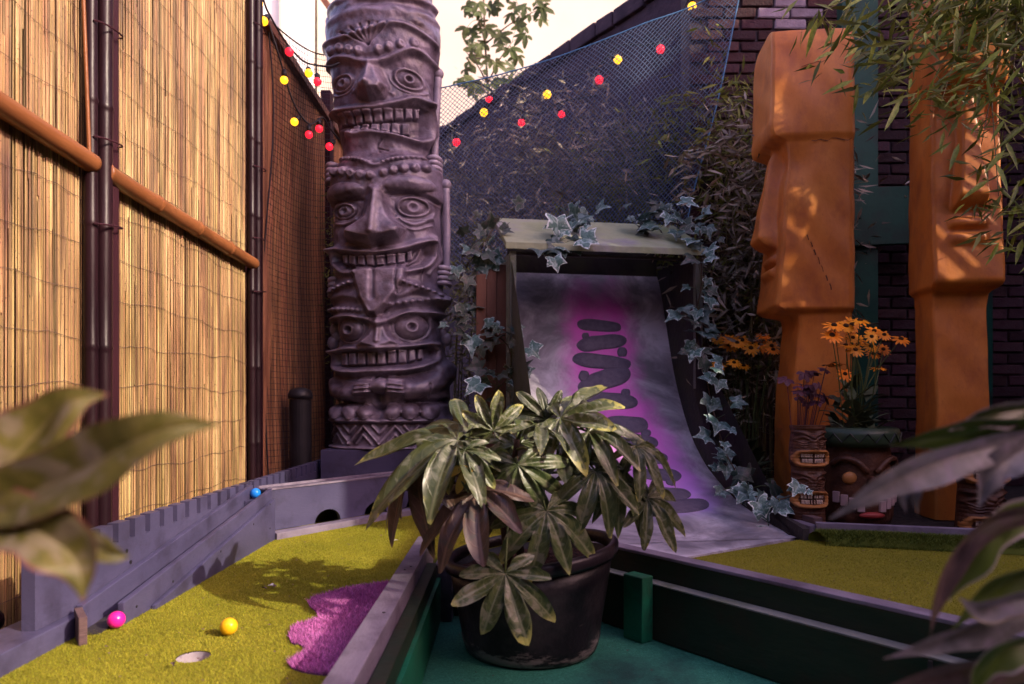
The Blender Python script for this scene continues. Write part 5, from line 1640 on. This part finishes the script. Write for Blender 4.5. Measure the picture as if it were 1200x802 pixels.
fr = empty('foreground_plant', (.64, .74, -.135), 'blurred cream-edged plant reaching in from the right, close to the camera', 'plant')
d1 = .70
sp_r = spline([Vector((.62, .74, -.134)), P(1262, 790, d1 + .02), P(1250, 640, d1 + .02), P(1228, 520, d1 + .03)], 16)
ob('stem', mesh('stem', *tube(sp_r, .006, 8), M['woodstem'], True), fr)
for k, (pix, hw_, mt, tl) in enumerate((([(1225, 515, .02), (1150, 528, 0), (1075, 552, -.01), (1015, 582, -.01), (972, 608, 0)], .0175, 'fore_pale', .1),
        ([(1235, 500, .05), (1160, 505, .05), (1100, 512, .05), (1042, 522, .06)], .020, 'fore_green', .5),
        ([(1230, 478, .06), (1190, 482, .05), (1150, 490, .04), (1112, 505, .04)], .015, 'fore_varieg', .3),
        ([(1215, 520, .01), (1180, 540, .0), (1158, 562, .0), (1146, 596, .0)], .016, 'fore_pale', -.2),
        ([(1110, 545, .01), (1085, 560, .01), (1072, 580, .01), (1076, 604, .01)], .007, 'fore_pale', .0),
        ([(1090, 550, .02), (1066, 568, .02), (1058, 584, .02), (1062, 602, .02)], .005, 'fore_pale', .0),
        ([(1240, 590, .03), (1190, 605, .02), (1155, 632, .01), (1125, 672, .01), (1112, 705, .01)], .022, 'fore_green', .2),
        ([(1225, 600, .0), (1165, 612, .0), (1120, 650, .0), (1098, 705, .0), (1090, 745, .0)], .014, 'fore_brown', .3),
        ([(1240, 672, .0), (1195, 678, .0), (1150, 700, .0), (1112, 742, .0)], .018, 'fore_green', .3),
        ([(1240, 712, .0), (1170, 730, -.01), (1100, 752, -.01), (1035, 772, -.01)], .0155, 'fore_pale', .2),
        ([(1240, 700, -.03), (1190, 705, -.03), (1150, 715, -.03), (1122, 700, -.03)], .013, 'fore_pale', .1),
        ([(1240, 775, .0), (1170, 782, -.01), (1100, 792, -.02), (1020, 812, -.02)], .020, 'fore_brown', .2),
        ([(1240, 750, -.03), (1185, 760, -.04), (1150, 785, -.04), (1135, 825, -.04)], .018, 'fore_green', .2))):
    me = lobe(pix, hw_, M[mt], d1, .4, 80 + k, tl)
    ob('leaf', me, fr)
    j = P(pix[0][0], pix[0][1], d1 + pix[0][2])
    q = min(sp_r, key=lambda v: (v - j).length)
    if (q - j).length > .004:
        ob('petiole', mesh('petiole', *tube([q, (q + j) / 2 + Vector((0, 0, .006)), j], .003, 6), M['stem'], True), fr)

# ================================================================== IVY
IVO = [(0, 1.0), (.12, .78), (.24, .56), (.36, .50), (.70, .50), (.60, .24), (.50, .04), (.60, -.20), (.56, -.36), (.32, -.30), (.10, -.17), (0, -.04)]
def ivy_leaf(mat, seed):
    r_ = random.Random(seed)
    out = [(x, y) for x, y in IVO] + [(-x, y) for x, y in IVO[-2:0:-1]]
    sx_, k3 = r_.uniform(.85, 1.15), r_.choice((1.0, 1.0, .8))
    out = [((x * k3 if y < .1 else x) * sx_ * r_.uniform(.86, 1.12), (y * k3 if y < 0 else y) * r_.uniform(.88, 1.1)) for x, y in out]
    n = len(out)
    V, AT, F = [], [], []
    c0 = (0, .16)
    for j, t in enumerate((.0, .45, .78, 1.0)):
        for (x, y) in out:
            X, Y = c0[0] + (x - c0[0]) * t, c0[1] + (y - c0[1]) * t
            V.append((X, Y, .30 * abs(X) - (.15 + .5 * (seed % 3) / 2) * (Y - .1) ** 2 - .2 * X * X + .06 * math.sin(4 * Y + seed * 2) + .02 * math.sin(6 * X + seed) * t))
            AT.append((math.copysign(min(1, abs(X) * 2), X), t, Y))
    for j in range(3):
        for k in range(n):
            F.append((j * n + k, j * n + (k + 1) % n, (j + 1) * n + (k + 1) % n, (j + 1) * n + k))
    return mesh('leaf', V, np.array(F)[:, ::-1], mat, True, AT)
IV = [ivy_leaf(M['ivy'], k) for k in range(8)]
IVD = [ivy_leaf(M['ivydull'], k + 10) for k in range(6)]
def ivy(label, path, n, size, spread, dull=.3, seed=0, droop=.4, loc=None):
    n, size = int(n * 1.35), size * .84
    r_ = random.Random(seed)
    pts = spline(path, 40)
    root = empty('ivy_trail', pts[0] if loc is None else loc, label, 'ivy', 'ivy trailing over the ramp')
    ob('vine', mesh('vine', *tube(pts, .0035, 6), M['woodstem'], True), root)
    for i in range(n):
        u = (i + r_.random()) / n
        p = pts[min(40, int(u * 40))]
        off = Vector((r_.gauss(0, spread), -abs(r_.gauss(0, spread * .7)) - .012, r_.gauss(0, spread)))
        q = p + off
        fwd = Vector((r_.gauss(0, .8) + off.x * 8, -.5 + r_.gauss(0, .3), -droop + r_.gauss(0, .5)))
        up = Vector((r_.gauss(0, .4), -.75, .75 + r_.gauss(0, .3)))
        me = r_.choice(IVD) if r_.random() < dull else r_.choice(IV)
        place('leaf', me, basis(q, fwd, up, size * r_.choice((.55, .75, .95, 1.0, 1.25)) * r_.uniform(.9, 1.1)), root)
        V, F = tube([p, (p + q) / 2 + Vector((0, 0, .008)), q], .0014, 4)
        ob('leaf_stalk', mesh('leaf_stalk', V, F, M['stem']), root)
    return root
ivy('ivy hanging down the brown planks at the ramp’s left edge'.replace('’s', ' side'), [P(585, 255, 4.0), P(565, 290, 3.9), P(545, 320, 3.88), P(560, 375, 3.86), P(595, 405, 3.76), P(596, 440, 3.76), P(575, 462, 3.8)], 52, .10, .075, .62, 3)
ivy('pale ivy spray draped over the middle of the ramp roof', [P(690, 250, 4.1), P(668, 262, 3.98), P(655, 283, 3.84), P(645, 300, 3.77)], 22, .105, .055, .0, 4)
ivy('ivy on the far right of the ramp roof', [P(735, 258, 4.18), P(765, 258, 4.12), P(790, 262, 4.05), P(820, 275, 3.95)], 20, .095, .05, .2, 5)
ivy('pale ivy running down the outer right side of the ramp to its foot', [P(820, 270, 3.92), P(822, 330, 3.90), P(815, 380, 3.88), P(825, 430, 3.8), P(838, 490, 3.65), P(855, 540, 3.45), P(885, 580, 3.2), P(895, 592, 3.1)], 46, .09, .05, .2, 6)
ivy('thin ivy runner creeping from the ramp foot past the small tiki', [P(885, 582, 3.1), P(915, 585, 2.98), P(935, 578, 2.90), P(955, 572, 2.88)], 5, .06, .02, .1, 8)

# ================================================================== FLOWERS
def flower_mesh(seed):
    r_ = random.Random(seed)
    V, F = [], []
    n = 13
    for k in range(n):
        a = 2 * math.pi * k / n + r_.uniform(-.1, .1)
        L_ = r_.uniform(.85, 1.1); w = .15; dz = r_.uniform(-.35, -.02)
        ca, sa = math.cos(a), math.sin(a)
        i0 = len(V)
        for (t, ww) in ((.22, .5), (.5, 1.0), (.8, .85), (1.0, .12)):
            z = dz * t * t
            for s_ in (-1, 1):
                V.append((L_ * t * ca - s_ * w * ww * sa, L_ * t * sa + s_ * w * ww * ca, z + .03))
        for j in range(3):
            F.append((i0 + 2 * j, i0 + 2 * j + 1, i0 + 2 * j + 3, i0 + 2 * j + 2))
    return mesh('petals', V, F, M['petal'])
FM = [flower_mesh(k) for k in range(4)]
dV, dF = sphere((0, 0, .06), .26, 12, 8, (1, 1, .75)); DISC = mesh('disc', dV, dF, M['disc'], True)
lanV = [(0, 0, 0), (.16, .35, .03), (-.16, .35, .03), (.11, .75, -.02), (-.11, .75, -.02), (0, 1.0, -.14), (0, .35, 0), (0, .75, -.05)]
LANF = [(0, 1, 6), (0, 6, 2), (1, 3, 7, 6), (2, 6, 7, 4), (3, 5, 7), (4, 7, 5)]
LAN = mesh('leaf', lanV, LANF, M['leafgreen'], True)
def flowers(name, base, heads, label, seed, leaf_n=26, leaf_s=.11, size=.036, root=None):
    r_ = random.Random(seed)
    if root is None: root = empty(name, base, label, 'flowers')
    for p in heads:
        p = Vector(p)
        b0 = Vector(base) + Vector((r_.gauss(0, .03), r_.gauss(0, .03), 0))
        pts = spline([b0, (b0 + p) / 2 + Vector((r_.gauss(0, .015), r_.gauss(0, .015), .03)), p], 8)
        ob('stalk', mesh('stalk', *tube(pts, .0022, 5), M['stem']), root)
        up = Vector((r_.gauss(0, .6), -.75 + r_.gauss(0, .45), 1.0))
        Mx = basis(p, Vector((1, 0, 0)), up, size * r_.uniform(.8, 1.15))
        fo = place('flower', r_.choice(FM), Mx, root)
        do = place('disc', DISC, Mx, fo)
    for k in range(leaf_n):
        a = r_.uniform(0, 6.28)
        b0 = Vector(base) + Vector((r_.gauss(0, .04), r_.gauss(0, .04), r_.uniform(0, 1.2) ** 2 * leaf_s))
        place('leaf', LAN, basis(b0, Vector((math.cos(a), math.sin(a), r_.uniform(.2, 1.2))), Vector((0, 0, 1)), leaf_s * r_.uniform(.6, 1.2)), root)
    return root
HD = [(968, 385), (985, 382), (1000, 384), (1012, 380), (1028, 386), (1046, 398), (978, 392), (995, 395), (1010, 397), (1024, 396), (1037, 390), (985, 405), (1000, 409), (1015, 411), (1030, 404), (975, 420), (995, 437), (1025, 434), (1010, 390), (1040, 408), (992, 388), (1005, 403)]
r_ = random.Random(2)
flowers('coneflowers', (TPX, TPY, TPZ + .41), [P(x + r_.gauss(0, 4), y + r_.gauss(0, 5), 3.17 + r_.uniform(-.1, .12)) for x, y in HD], None, 4, 60, .14, .044, tp)
HD2 = [(838, 400), (848, 412), (858, 398), (866, 405), (876, 400), (885, 398), (893, 396), (900, 402), (905, 396), (846, 430), (870, 415), (880, 410), (858, 416), (890, 406), (852, 404)]
b2 = P(872, 480, 4.0); b2.z = .015
flowers('coneflowers', b2, [P(x + r_.gauss(0, 3), y + r_.gauss(0, 7), 4.0 + r_.uniform(-.12, .12)) for x, y in HD2], 'bed of orange coneflowers behind the ivy on the ramp side', 5, 90, .20, .054)
# maroon heuchera
hb = Vector((1.38, 3.30, .015))
he = empty('heuchera', hb, 'maroon-leaved heuchera between the profile head and the planter', 'plant')
hmv = [palmate([-110, -55, 0, 55, 110], [.8, .95, 1, .95, .8], droop=.3, fused=.7, seed=60 + k, mat=M['heuchera'], nl=7, nr=4) for k in range(2)]
for k in range(24):
    q = P(random.uniform(920, 972), random.uniform(428, 478), 3.25 + random.uniform(-.1, .12))
    ob('stalk', mesh('stalk', *tube(spline([hb, (hb + q) / 2 + Vector((0, 0, .06)), q], 6), .0018, 4), M['heuchera']), he)
    place('leaf', random.choice(hmv), basis(q, Vector((random.gauss(0, 1), -.6, random.gauss(-.1, .4))), Vector((random.gauss(0, .3), -.5, 1)), random.uniform(.03, .05)), he)

# ================================================================== BAMBOO AND DRY CLUMPS
def leafcloud(centres, n_each, L_, spread, rr=None, up=-.3, flat=.18, side=None):
    """Lance-shaped folded leaves (two quads each) around twig ends, joined."""
    r_ = rr or rng
    C = np.repeat(np.asarray(centres, float), n_each, axis=0)
    n = len(C)
    C = C + r_.normal(0, spread, (n, 3))
    d = r_.normal(0, 1, (n, 3)); d[:, 2] = d[:, 2] * .6 + up
    if side is not None: d += np.asarray(side)
    d /= np.linalg.norm(d, axis=1)[:, None]
    k = np.cross(d, r_.normal(0, 1, (n, 3))); k /= np.linalg.norm(k, axis=1)[:, None]
    nn = np.cross(d, k)
    ln = (L_ * r_.uniform(.55, 1.25, n))[:, None]
    w = ln * flat * .5
    p0 = C; p1 = C + d * ln * .4 + k * w; p2 = C + d * ln * .4 - k * w; p3 = C + d * ln - nn * ln * .12; pm = C + d * ln * .4 - nn * w * .5
    V = np.stack([p0, p1, p3, pm, p2], 1).reshape(-1, 3)
    i = np.arange(n)[:, None] * 5
    F = np.concatenate([np.concatenate([i, i + 1, i + 3], 1), np.concatenate([i + 1, i + 2, i + 3], 1), np.concatenate([i, i + 3, i + 4], 1), np.concatenate([i + 4, i + 3, i + 2], 1)])
    return V, F

def clump(name, base, n, h, spreadx, lean, label, mat, cmat, leaf_each, L_, seed, group=None, twigs=10, tz=.25, cat='bamboo', sp=.09, upl=-.3, sprd=.1):
    r_ = random.Random(seed)
    root = empty(name, base, label, cat, group)
    cen = []
    for k in range(n):
        b0 = Vector(base) + Vector((r_.gauss(0, sprd), r_.gauss(0, sprd * .6), 0))
        hh = h * r_.uniform(.7, 1.1)
        lx = lean[0] + r_.gauss(0, spreadx); ly = lean[1] + r_.gauss(0, spreadx * .4)
        pts = spline([b0, b0 + Vector((lx * .12, ly * .12, hh * .5)), b0 + Vector((lx * .45, ly * .45, hh * .85)), b0 + Vector((lx, ly, hh * (.95 - .12 * min(1, abs(lx)))))], 14)
        ob('culm', mesh('culm', *tube(pts, [.006 - .0045 * i / 14 for i in range(15)], 5), cmat, True), root)
        for t in range(twigs):
            u = tz + (1 - tz) * (t + r_.random()) / twigs
            p = pts[min(14, int(u * 14))]
            q = p + Vector((r_.gauss(0, sp * 1.6), r_.gauss(0, sp), r_.gauss(0, sp)))
            cen.append(q)
    V, F = leafcloud(cen, leaf_each, L_, sp * .6, up=upl)
    o = ob('foliage', mesh('foliage', V, F, mat), root); o["kind"] = "stuff"
    return root, cen
# tangles behind the net
clump('dry_bamboo', (-.05, 5.35, -.02), 22, 2.75, .42, (-.1, .0), 'dry bamboo tangle behind the left part of the blue net', M['dryleaf'], M['culm'], 9, .10, 1, 'dry bamboo behind the net', 14, .2, sp=.11)
clump('dry_bamboo', (.55, 5.15, -.02), 30, 2.95, .36, (.05, -.05), 'dense brown and olive bamboo in the middle behind the net', M['dryleaf'], M['culm'], 12, .10, 2, 'dry bamboo behind the net', 16, .15, sp=.12)
clump('dry_bamboo', (.85, 5.0, -.02), 20, 2.7, .32, (.1, .0), 'olive leafy bamboo right of centre behind the blue net', M['oliveleaf'], M['culm'], 14, .11, 3, 'dry bamboo behind the net', 14, .2, sp=.11)
clump('green_shrub', (-.42, 4.75, -.02), 12, 1.85, .16, (.08, 0), 'yellow-green shrub squeezed between totem and ivy', M['oliveleaf'], M['culm'], 16, .05, 4, None, 12, .1, 'shrub', sp=.07)
clump('green_shrub', (-1.12, 4.8, -.02), 10, 2.3, .10, (.0, 0), 'green climber behind the black net left of the totem', M['oliveleaf'], M['culm'], 12, .05, 5, None, 12, .3, 'shrub', sp=.06)
clump('wispy_bamboo', (1.55, 4.25, .015), 16, 2.15, .22, (.02, -.05), 'wispy dry bamboo between the net and the profile head', M['dryleaf'], M['culm'], 14, .10, 6, None, 18, .2, sp=.12)
clump('wispy_bamboo', (1.50, 4.42, .015), 14, 2.75, .16, (-.02, .0), 'olive bamboo against the brick right of the net edge', M['oliveleaf'], M['culm'], 10, .10, 16, None, 16, .3, sp=.10)
# the green bamboo overhanging the forward-facing head
bb = empty('green_bamboo', (2.85, 3.05, .015), 'green bamboo arching in from the upper right over the stone head', 'bamboo')
cen = []
r_ = random.Random(12)
for k, (tx, ty, td) in enumerate(((955, 18, 2.75), (1000, 50, 2.7), (1040, 95, 2.75), (1075, 40, 2.7), (1100, 130, 2.75), (1130, 60, 2.8), (1150, 170, 2.8), (1170, 230, 2.85), (1185, 120, 2.8), (1195, 30, 2.9), (1060, -5, 2.8), (1190, 285, 2.9), (1140, 10, 2.8))):
    b0 = Vector((2.85 + r_.gauss(0, .08), 3.05 + r_.gauss(0, .08), .01))
    tip = P(tx, ty, td)
    top = Vector((max(2.15 + r_.gauss(0, .12), tip.x + .2), 3.0 + r_.gauss(0, .1), max(tip.z + .28, 2.35) + r_.uniform(0, .15)))
    pts = spline([b0, b0.lerp(top, .55) + Vector((.12, 0, .22)), top, tip.lerp(top, .4) + Vector((0, 0, .07)), tip], 24)
    ob('culm', mesh('culm', *tube(pts, [.009 - .0075 * i / 24 for i in range(25)], 6), M['culm'], True), bb)
    for i in range(11, 25):
        for q in range(2):
            if pts[i].z > .9: cen.append(pts[i] + Vector((r_.gauss(0, .07), r_.gauss(0, .06), r_.gauss(-.05, .05))))
V, F = leafcloud(cen, 4, .115, .035, up=-.55, flat=.15, side=(-.5, -.1, 0))
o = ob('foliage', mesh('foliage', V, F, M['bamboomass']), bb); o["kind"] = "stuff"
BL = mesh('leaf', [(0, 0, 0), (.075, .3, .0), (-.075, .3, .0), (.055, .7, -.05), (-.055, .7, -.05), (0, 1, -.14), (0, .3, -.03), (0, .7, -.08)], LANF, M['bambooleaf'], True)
near_c = sorted(cen, key=lambda v: v.x / v.y)[:int(len(cen) * .75)]
for k in range(230):
    c_ = r_.choice(near_c) + Vector((r_.gauss(0, .04), -.06 + r_.gauss(0, .04), r_.gauss(-.02, .04)))
    place('leaf', BL, basis(c_, Vector((-.7 + r_.gauss(0, .5), -.2 + r_.gauss(0, .4), -.7 + r_.gauss(0, .45))), Vector((r_.gauss(0, .5), -.6, .6)), .125 * r_.uniform(.6, 1.25)), bb)

# ================================================================== SYCAMORE SAPLING BEHIND THE WALL
sy = empty('sycamore_tree', (-.15, 9.3, -.1), 'young sycamore rising against the cream building behind the net', 'tree')
symv = [palmate([-100, -50, 0, 50, 100], [.62, .92, 1, .92, .62], wid=.9, droop=.3, fold=.3, fused=.5, seed=70 + k, mat=M['syc'], nl=9, nr=4) for k in range(3)]
r_ = random.Random(21)
trunk_p = spline([(-.15, 9.3, -.1), (-.2, 9.3, 2.2), (-.28, 9.25, 4.0), (-.36, 9.2, 5.4), (-.4, 9.2, 6.6)], 20)
ob('trunk', mesh('trunk', *tube(trunk_p, [.03 - .022 * i / 20 for i in range(21)], 8), M['woodstem'], True), sy)
SYL = [(548, 5), (560, 2), (575, 4), (545, 14), (556, 14), (566, 16), (574, 15), (605, 8), (615, 5), (628, 3), (632, 10), (598, 16), (622, 20), (634, 20), (548, 30), (552, 33), (560, 28), (571, 32), (580, 37), (590, 38), (604, 30), (612, 33), (618, 40), (548, 43), (554, 58), (565, 55), (572, 50), (590, 52), (597, 55), (585, 46), (606, 64), (548, 70), (562, 69), (572, 68), (583, 76), (538, 95), (545, 92), (556, 98), (566, 96), (575, 100), (584, 92), (594, 96), (600, 85), (552, 105), (545, 80), (610, 85), (590, 104), (560, 108), (603, 100), (570, 85), (560, -12), (600, -10), (620, -14)]
anchors = []
for q in ((545, 60), (555, 10), (600, 50), (630, 12), (605, 90), (540, 95)):
    a = P(q[0], q[1], 9.1)
    b0 = min(trunk_p, key=lambda v: abs(v.z - (a.z - .45)))
    pts = spline([b0, (a + b0) / 2 + Vector((0, 0, .05)), a], 10)
    ob('limb', mesh('limb', *tube(pts, [.012 - .008 * i / 10 for i in range(11)], 6), M['woodstem'], True), sy)
    anchors += pts[3:]
for (x, y) in SYL:
    p = P(x + r_.uniform(-3, 3), y + r_.uniform(-3, 3), 9.1 + r_.uniform(-.3, .2))
    b0 = min(anchors + trunk_p[8:], key=lambda v: (v - p).length)
    ob('leaf_stalk', mesh('leaf_stalk', *tube([b0, (b0 + p) / 2 + Vector((0, 0, .03)), p], .0035, 4), M['stem']), sy)
    place('leaf', r_.choice(symv), basis(p, Vector((r_.gauss(0, 1), -.4, r_.gauss(-.3, .5))), Vector((r_.gauss(0, .35), -.9, .5)), r_.uniform(.14, .21)), sy)

# ================================================================== NETS AND STRING LIGHTS
def net(name, surf, W, H, cell, rad, mat, label, diamond=True, rope=None, ropes=()):
    root = empty(name, surf(0, 1), label, 'net')
    mb_ = MB()
    def line(fn, n):
        pts = [surf(*fn(i / n)) for i in range(n + 1)]
        pts = [p for p in pts if p is not None]
        if len(pts) > 1: mb_.add(*tube(pts, rad, 3, False))
    if diamond:
        k = -H
        while k < W:
            for sg in (0, 1):
                x0, x1 = k, k + H
                t0, t1 = max(0, -x0 / H), min(1, (W - x0) / H)
                if t1 > t0 + .01:
                    f = (lambda t, x0=x0, t0=t0, t1=t1, sg=sg: ((x0 + H * (t0 + (t1 - t0) * t)) / W, (t0 + (t1 - t0) * t) if sg == 0 else 1 - (t0 + (t1 - t0) * t)))
                    line(f, max(3, int((t1 - t0) * H / .07)))
            k += cell
    else:
        for i in range(int(W / cell) + 1):
            line(lambda t, i=i: (i * cell / W, t), int(H / .07))
        for i in range(int(H / cell) + 1):
            line(lambda t, i=i: (t, i * cell / H), int(W / .05))
    o = mb_.build('mesh_strands', mat, root); o["kind"] = "stuff"
    for f in ropes:
        pts = [surf(*f(i / 30)) for i in range(31)]
        ob('edge_rope', mesh('edge_rope', *tube(pts, .0045, 6), rope, True), root)
    return root
def surf_r(u, v):
    tl, tr, brr, bll = P(513, 104, 4.78), P(866, -14, 4.42), P(803, 280, 4.40), P(513, 330, 4.8)
    p = (tl.lerp(tr, u)).lerp(bll.lerp(brr, u), v)
    sag = -.05 * math.sin(math.pi * u) * (1 - v)
    fold = .05 * math.sin((u - .72) * 18) * max(0, u - .65) * 3
    return p + Vector((.05 * max(0, u - .7) * math.sin(v * 5), fold + .03 * math.sin(u * 6 + v * 3), sag + .015 * math.sin(v * 9) * u))
net('garden_net', surf_r, 2.05, 1.45, .034, .0026, M['netblue'], 'blue-grey netting stretched from the totem towards the brick wall', True, M['ropeblue'], (lambda t: (t, 0), lambda t: (1, t)))
def surf_l(u, v):
    tl, tr, brr, bll = P(313, 22, 3.72), P(398, 66, 4.5), P(398, 560, 4.5), P(313, 575, 3.72)
    p = (tl.lerp(tr, u)).lerp(bll.lerp(brr, u), v)
    return p + Vector((.03 * math.sin(v * 7 + u * 3), .02 * math.sin(v * 11 + u * 5), -.07 * math.sin(math.pi * u) * (1 - v)))
net('garden_net', surf_l, .95, 2.6, .034, .0015, M['netblack'], 'black square-mesh netting hanging left of the totem', False, M['netblack'], (lambda t: (t, 0), lambda t: (0, t)))

def string_lights(label, cable, bulbs, d_of, r_b, up=()):
    root = empty('string_lights', P(*cable[0]), label, 'string lights')
    pts = spline([P(*c) for c in cable], 12 * len(cable))
    ob('cable', mesh('cable', *tube(pts, .0055, 6), M['black'], True), root)
    for i, (px, py, colr) in enumerate(bulbs):
        p = P(px, py, d_of(px))
        near = min(pts, key=lambda v: (v - p).length)
        dr = (p - near)
        L_ = dr.length
        if L_ < r_b * 2.2:
            dr = Vector((0, 0, -1)) if i not in up else Vector((0, 0, 1))
            near = p - dr * r_b * 2.4
        dr = dr.normalized()
        s0 = p - dr * r_b * 2.7
        bo_ = ob('bulb', mesh('bulb', *sphere(p, r_b, 16, 12), M['bulby' if colr == 'y' else 'bulbr'], True), root)
        ob('socket', mesh('socket', *tube([s0, s0 + dr * r_b * .3, s0 + dr * r_b * .35, p - dr * r_b * .75], [r_b * .5, r_b * .52, r_b * .68, r_b * .70], 10), M['black'], True), bo_)
        if L_ > r_b * 2.3:
            ob('drop_wire', mesh('drop_wire', *tube([near, s0], .002, 5), M['black']), root)
    return root
string_lights('string of amber and red bulbs from the far dark post to the totem', [(262, -22, 3.4), (300, -14, 3.55), (314, 14, 3.62), (330, 42, 3.72), (345, 62, 3.8), (360, 74, 3.86), (384, 78, 3.9), (398, 74, 3.92)],
              [(272, 6, 'y'), (303, 4, 'y'), (309, 25, 'y'), (339, 61, 'r'), (362, 86, 'y'), (372, 96, 'r')], lambda x: 3.4 + (x - 262) / 130 * .5, .0225)
string_lights('second string of amber and red bulbs sagging along the far fence', [(312, 18, 3.66), (322, 50, 3.7), (331, 80, 3.75), (340, 110, 3.8), (350, 132, 3.85), (364, 146, 3.9), (378, 138, 3.95), (386, 150, 4.0), (398, 164, 4.05)],
              [(333, 94, 'y'), (345, 143, 'y'), (362, 158, 'r'), (374, 151, 'r'), (386, 172, 'r')], lambda x: 3.66 + (x - 312) / 80 * .36, .0215)
string_lights('string of amber and red bulbs seen through the blue netting', [(815, -16, 4.62), (786, 36, 4.68), (760, 52, 4.7), (724, 54, 4.74), (700, 78, 4.78), (660, 92, 4.82), (640, 94, 4.84), (600, 112, 4.88), (567, 114, 4.9), (545, 140, 4.92), (532, 155, 4.93)],
              [(811, 8, 'y'), (774, 58, 'r'), (724, 70, 'y'), (702, 94, 'r'), (641, 111, 'y'), (567, 132, 'y'), (535, 167, 'r')], lambda x: 4.93 - (x - 532) / 280 * .31, .029)
string_lights('lower string of three red bulbs behind the blue netting', [(700, 112, 4.86), (658, 120, 4.9), (630, 134, 4.92), (611, 130, 4.94), (590, 116, 4.95), (573, 104, 4.96), (556, 96, 4.97)],
              [(658, 134, 'r'), (611, 144, 'r'), (573, 116, 'r')], lambda x: 4.97 - (x - 556) / 144 * .11, .026)
